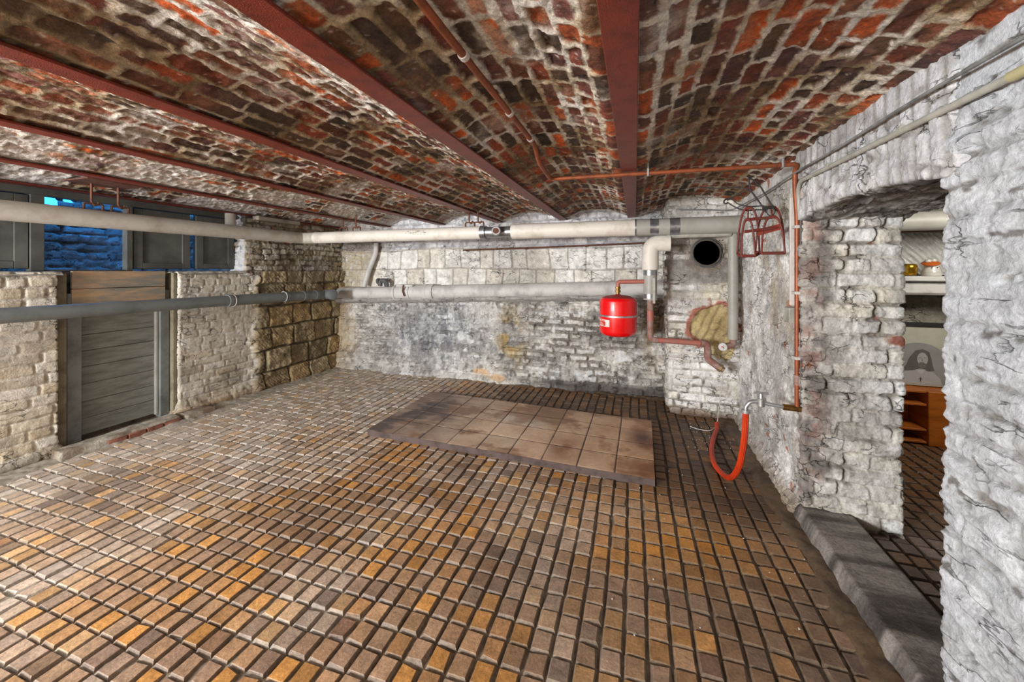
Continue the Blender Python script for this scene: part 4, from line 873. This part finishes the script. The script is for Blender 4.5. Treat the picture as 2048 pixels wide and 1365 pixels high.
# ---------------------------------------------------------------- cables and conduit on the right wall
cd = thing('cable_conduit', 'ivory conduit running along the right wall above the doorway', 'conduit', (.925, 2.5, 2.0))
MB().tube([(.925, -1.0, 1.985), (.925, 1.3, 1.998), (.925, 2.66, 2.022), (.935, 2.725, 1.98), (.945, 2.72, 1.80)], .0115, bend=.08, seg=14).build('tube', M_CONDUIT, cd)
MB().tube([(.925, 1.05, 1.996), (.925, 1.335, 1.9985)], .0145, seg=14).build('yellow_sleeve', paint('yellowed_sleeve', (178, 170, 130), .5, bump=0), cd)
for y in (1.75, 2.3): MB().tube([(.925, y, 2.003 + (y - 1.3) * .018), (.925, y + .02, 2.003 + (y - 1.3) * .018)], .0145, seg=14).build('saddle_clip', M_CONDUIT, cd)
o = MB().tube([(.92, -1.0, 2.07), (.918, 1.0, 2.07), (.915, 1.7, 2.085), (.92, 2.2, 2.078), (.915, 2.72, 2.085), (.93, 3.3, 2.075), (.93, 3.9, 2.09), (.90, 4.22, 2.08), (.70, 4.24, 2.10), (.4, 4.24, 2.12)], .006, bend=.2, seg=8).build('wall_cable', M_SADCABLE); tag(o, 'grey sagging cable along the top of the right wall above the conduit', 'cable')
o = MB().tube([(.945, 2.715, 1.80), (.95, 2.722, 1.4), (.948, 2.716, 1.0), (.95, 2.72, .70)], .005, bend=.1, seg=8).build('thin_cable', M_CABLE); tag(o, 'thin dark cable running down the wall beside the vertical copper pipe', 'cable')
tr = thing('cable_trunking', 'narrow white cable trunking left of the vertical copper pipe', 'trunking', (.93, 2.8, 1.25))
MB().box((.915, 2.785, 1.28), (.962, 2.805, 1.95), .003).build('cover', M_WIRE, tr)
MB().box((.91, 2.785, 1.17), (.962, 2.875, 1.265), .004).build('junction_box', M_CONDUIT, tr)
# ---------------------------------------------------------------- saddle rack and black bracket
sr = thing('saddle_rack', 'red metal saddle rack of arched rods hung in the right corner', 'rack', (.77, 2.8, 1.6))
def arch(x0, x1, y, z0, z1, r, name, tw=0):
    pts = []; n = 20; c = (x0 + x1) / 2
    for i in range(n + 1):
        s = -1 + 2 * i / n; a = abs(s)
        zz = z0 + (z1 - z0) * (1 - a ** 2.6) ** .62 if a < 1 else z0
        pts.append((c + (x1 - x0) / 2 * (math.copysign(a ** .9, s)), y + tw * (zz - z0), zz))
    return MB().tube(pts, r, bend=0, seg=10).build(name, M_RACK, sr)
arch(.455, .645, 2.93, 1.620, 1.865, .0085, 'outer_arch', -.12); arch(.47, .585, 2.83, 1.605, 1.80, .0085, 'inner_arch', .12)
arch(.625, .87, 2.99, 1.628, 1.868, .0085, 'outer_arch', -.12); arch(.645, .835, 2.86, 1.62, 1.812, .0085, 'inner_arch', .12)
b = MB()
b.tube([(.455, 2.93, 1.62), (.47, 2.83, 1.606), (.585, 2.83, 1.606), (.645, 2.93, 1.62)], .008, bend=.01, seg=10)
b.tube([(.625, 2.99, 1.628), (.645, 2.86, 1.62), (.835, 2.86, 1.62), (.87, 2.99, 1.628)], .008, bend=.01, seg=10); b.build('foot_rod', M_RACK, sr)
MB().tube([(.53, 2.855, 1.80), (.74, 2.885, 1.808)], .008, seg=10).build('rail', M_RACK, sr)
MB().tube([(.50, 2.84, 1.735), (.80, 2.88, 1.755)], .008, seg=10).build('rail', M_RACK, sr)
MB().tube([(.545, 2.905, 1.862), (.530, 2.855, 1.80)], .007, seg=8).build('link', M_RACK, sr); MB().tube([(.75, 2.96, 1.866), (.74, 2.885, 1.81)], .007, seg=8).build('link', M_RACK, sr)
MB().tube([(.84, 2.96, 1.80), (.81, 2.88, 1.75)], .007, seg=8).build('link', M_RACK, sr)
pp = MB(); pp.prism([(0, 0), (.185, .03), (.185, .062), (0, .035)], (.615, 2.872, 1.712), (1, 0, 0), (0, 0, 1), (0, 1, 0), .005); pp.build('cross_plate', paint('orange_red_plate', (134, 54, 38), .5, 0, (104, 46, 36), 20, bump=.1), sr)
bk = thing('iron_bracket', 'black wire bracket with loops hanging from the ceiling over the saddle rack', 'bracket', (.66, 2.95, 2.12))
MB().tube([(.555, 2.95, 2.145), (.57, 2.95, 2.04), (.69, 2.94, 1.87), (.70, 2.92, 1.84)], .0075, bend=.02, seg=10).build('strut', M_BLACK, bk)
MB().tube([(.555, 2.95, 2.145), (.60, 2.95, 2.12), (.66, 2.95, 2.06), (.76, 2.95, 1.885), (.78, 2.93, 1.85)], .0075, bend=.02, seg=10).build('strut', M_BLACK, bk)
MB().box((.67, 2.925, 1.868), (.77, 2.945, 1.888), .003).build('clamp_bar', M_BLACK, bk)
ring = [(.735 + .033 * math.cos(a * PI / 12), 2.915, 1.845 + .033 * math.sin(a * PI / 12)) for a in range(25)]
MB().tube(ring, .0045, bend=0, seg=8).build('ring', M_BLACK, bk)
MB().tube([(.38, 2.98, 1.945), (.44, 2.98, 1.905), (.52, 2.96, 1.865), (.66, 2.94, 1.868), (.70, 2.93, 1.85)], .0055, bend=.06, seg=8).build('hook_arm', M_BLACK, bk)
MB().tube([(.42, 3.0, 1.98), (.47, 3.0, 1.93), (.56, 2.98, 1.90), (.68, 2.95, 1.90), (.74, 2.94, 1.885)], .0055, bend=.06, seg=8).build('hook_arm', M_BLACK, bk)
MB().tube([(.42, 3.0, 1.98), (.37, 3.0, 1.98), (.345, 2.99, 1.955), (.36, 2.98, 1.93), (.385, 2.98, 1.945)], .007, bend=.02, seg=8).build('hook_curl', M_BLACK, bk)
MB().tube([(.56, 2.96, 2.05), (.45, 3.0, 2.0), (.38, 3.0, 1.965)], .006, bend=.04, seg=8).build('tie_rod', M_BLACK, bk)
MB().tube([(.57, 2.96, 2.045), (.50, 3.02, 2.075), (.30, 3.1, 2.09), (.12, 3.2, 2.13)], .005, bend=.1, seg=8).build('tail_wire', M_BLACK, bk)
def remap(t, zf):
    o0 = np.array(t.location)
    for c in COL.objects:
        if c.parent == t:
            for v in c.data.vertices:
                x, y, z = np.array(v.co) + np.array(RK0 if t is sr else BK0)
                v.co = Vector((.63 + (x - .455) * .66, 2.80 + (y - 2.92) * .6, zf(z))) - t.location
RK0 = (.77, 2.8, 1.6); BK0 = (.66, 2.95, 2.12)
bk.location = (.70, 2.82, 2.08)
remap(sr, lambda z: 1.586 + (z - 1.605) * 1.19); remap(bk, lambda z: 1.885 + (z - 1.868) * .76)
# ---------------------------------------------------------------- room beyond the doorway
def room_wall(U, Z, X, Y):
    h, C = limebrick(901, .16, .34, rough=1.6, base=[[166, 162, 146], [150, 148, 134], [176, 172, 158]])(U, Z, X, Y); return h, C
path_sheet('wall_side_room', [(1.4, 4.62), (3.95, 4.62)], -.03, 2.34, .012, room_wall, M_WALL, side=1)
path_sheet('wall_side_room', [(3.9, 4.7), (3.9, .3)], -.03, 2.34, .03, room_wall, M_WALL, side=1)
path_sheet('wall_side_room', [(3.95, .35), (1.4, .35)], -.03, 2.34, .03, room_wall, M_WALL, side=1)
def sh():
    t = thing('wall_shelf', 'thick concrete shelf on the side room wall holding two ornaments', 'shelf', (2.4, 4.5, 1.44))
    MB().box((1.6, 4.22, 1.40), (3.2, 4.64, 1.445), .008).build('shelf_top', M_DRAIN, t)
    MB().box((1.6, 4.27, 1.28), (3.2, 4.64, 1.3995), .02).build('shelf_front', M_DRAIN, t)
sh()
mg = thing('gold_mug', 'shiny gold mug with ribbed sides on the side room shelf', 'mug', (2.335, 4.36, 1.446))
MB().lathe([(.028, .0), (.052, .006), (.060, .03), (.056, .052), (.060, .06), (.060, .088), (.052, .104), (.048, .106), (.046, .098), (.044, .02), (0, .015)], (2.335, 4.36, 1.4465), seg=28).build('cup', M_GOLD, mg)
MB().tube([(2.28, 4.36, 1.53), (2.245, 4.36, 1.53), (2.245, 4.36, 1.475), (2.28, 4.36, 1.475)], .009, bend=.02, seg=10).build('handle', M_GOLD, mg)
fg = thing('ceramic_ornament', 'white spotted ceramic animal with an orange rim on the side room shelf', 'ornament', (2.495, 4.36, 1.446))
bd = MB().lathe([(.062, 0), (.066, .012), (.058, .05), (.046, .085), (.042, .10), (0, .112)], (2.495, 4.36, 1.4465), seg=26).build('body', M_CERAMIC, fg)
hd = MB().lathe([(.01, .0), (.050, .006), (.062, .018), (.050, .030), (.02, .036), (0, .037)], (2.485, 4.35, 1.540), (-.15, -.3, 1), seg=24).build('snout', M_ORANGEGLAZE, fg)
MB().lathe([(.0, -.02), (.018, -.012), (.022, 0), (.018, .012), (0, .02)], (2.465, 4.345, 1.578), seg=14).build('eye', M_CERAMIC, fg); MB().lathe([(.0, -.02), (.018, -.012), (.022, 0), (.018, .012), (0, .02)], (2.505, 4.35, 1.582), seg=14).build('eye', M_CERAMIC, fg)
for a, z in ((-.6, .03), (0, .05), (.5, .025), (-.2, .018), (.3, .07), (-.45, .068)):
    rr = .066 - .022 * z / .09; MB().lathe([(.008, 0), (.007, .002), (0, .003)], (2.495 + rr * math.sin(a), 4.36 - rr * math.cos(a), 1.4465 + z), (math.sin(a), -math.cos(a), .2), 10).build('spot', M_SPOT, fg)
def plastic():
    x = np.arange(2.0, 2.95, .008); z = np.arange(1.455, 1.84, .008); X, Z = np.meshgrid(x, z); g = fbm(X, Z, 8, 3, 951)
    h = np.sin((X * 1.0 + Z * .85) * 120 + g * 4) * .012 + (g - .5) * .05
    o = grid('plastic_sheet', np.stack([X, 4.52 + h, Z], -1), np.full(X.shape + (3,), 170.), M_PLASTIC); tag(o, 'shiny wrinkled corrugated plastic sheet behind the ornaments', 'sheet')
plastic()
o = MB().tube([(1.45, 4.40, 1.852), (3.4, 4.40, 1.852)], .014, seg=10).build('rail_rod', M_RUST); tag(o, 'dark red rod above the plastic sheet in the side room', 'rod')
o = MB().tube([(1.44, 4.03, ZP - .02), (3.85, 4.03, ZP - .02)], .08, seg=26).build('lagged_pipe', M_JACKET); tag(o, 'pale lagged pipe crossing the top of the side room doorway view', 'pipe')
cb = thing('shelf_unit', 'low orange wooden shelf unit standing on the side room floor', 'shelf unit', (2.1, 4.35, 0))
MB().box((1.62, 4.42, .0), (2.37, 4.44, .46), .003).build('back_panel', M_ORANGEWOOD, cb)
MB().box((2.375, 4.18, .0), (2.60, 4.44, .46), .004).build('side_panel', M_ORANGEWOOD, cb); MB().box((1.60, 4.18, .0), (1.62, 4.44, .46), .004).build('side_panel', M_ORANGEWOOD, cb)
for z in (.015, .12, .335, .445): MB().box((1.625, 4.19, z), (2.37, 4.415, z + .018), .003).build('shelf', M_ORANGEWOOD, cb)
# print leaning above the unit
pr = thing('framed_print', 'pale framed print of a long haired bearded person standing on the shelf unit', 'picture', (2.41, 4.36, .466))
MB().box((2.08, 4.36, .466), (2.78, 4.375, 1.03), .003).build('mount', M_CREAM, pr)
MB().box((2.06, 4.345, .995), (2.80, 4.38, 1.03), .003).build('frame_rail', M_DARKTRIM, pr)
def shape(name, poly, y, mat, par): mb = MB(); mb.prism(poly, (2.405, y, .48), (1, 0, 0), (0, 0, 1), (0, 1, 0), .0008); return mb.build(name, mat, par, smooth=False)
ell = lambda cx, cz, rx, rz, a0=0, a1=2 * PI, n=26: [(cx + rx * math.cos(a0 + (a1 - a0) * i / n), cz + rz * math.sin(a0 + (a1 - a0) * i / n)) for i in range(n + (0 if a1 - a0 > 6.2 else 1))]
im = shape('portrait', [(-.185, 0), (.185, 0)] + ell(0, .235, .185, .135, 0, PI), 4.3585, grey(128, 2), pr)
shape('robe', [(-.165, 0), (-.15, .06), (-.09, .11), (.0, .13), (.10, .115), (.15, .06), (.165, 0)], 4.3575, grey(156, 2), im)
shape('hair', [(-.115, .12), (-.085, .17), (-.06, .24), (-.02, .30), (.03, .315), (.075, .29), (.09, .23), (.10, .17), (.11, .13), (.07, .12), (.02, .15), (-.04, .12)], 4.3565, grey(78, 3), im)
shape('face', ell(.028, .225, .038, .058), 4.3555, grey(150, 4), im)
shape('beard', ell(.024, .172, .030, .026), 4.3548, grey(92, 3), im)
shape('eyes', [(.0, .236), (.018, .241), (.018, .236)], 4.3546, grey(70, 2), im); shape('eyes', [(.036, .243), (.056, .238), (.038, .238)], 4.3546, grey(70, 2), im)
shape('nose', [(.026, .236), (.032, .205), (.020, .207)], 4.3546, grey(120, 3), im)
shape('neck_opening', [(-.02, .13), (.05, .135), (.03, .10), (.01, .09)], 4.3562, grey(170, 3), im)
cx = MB(); cx.box((2.405 + .012, 4.3552, .505), (2.405 + .018, 4.3562, .545), .0003); cx.box((2.405 + .003, 4.3552, .527), (2.405 + .027, 4.3562, .533), .0003); cx.build('emblem', grey(84, 2), im)
# grey bend at the jamb foot
o = MB().tube([(1.46, 2.96, .27), (1.51, 2.95, .27), (1.545, 2.95, .20), (1.51, 2.95, .13), (1.45, 2.96, .12)], .026, bend=.06, seg=18).build('pipe_bend', M_GREYPVC); tag(o, 'grey pipe bend behind the foot of the doorway jamb', 'pipe')
# plaster crumbs at the pier foot
cr = MB(); rg = random.Random(3)
for k in range(150):
    x = rg.uniform(.42, .93) if k < 100 else rg.uniform(-.2, .9); y = rg.uniform(3.5, 4.22) if k < 100 else rg.uniform(1.6, 3.6); s = rg.uniform(.0012, .0034)
    if k >= 100 and x < .2 and y > 2.8: continue
    cr.box((x - s, y - s * .8, .0), (x + s, y + s, s * 1.3), .001, s * .3)
o = cr.build('plaster_crumbs', M_WIRE, smooth=False); tag(o, 'white plaster crumbs scattered over the brown tiles at the pier foot', 'debris'); o['kind'] = 'stuff'
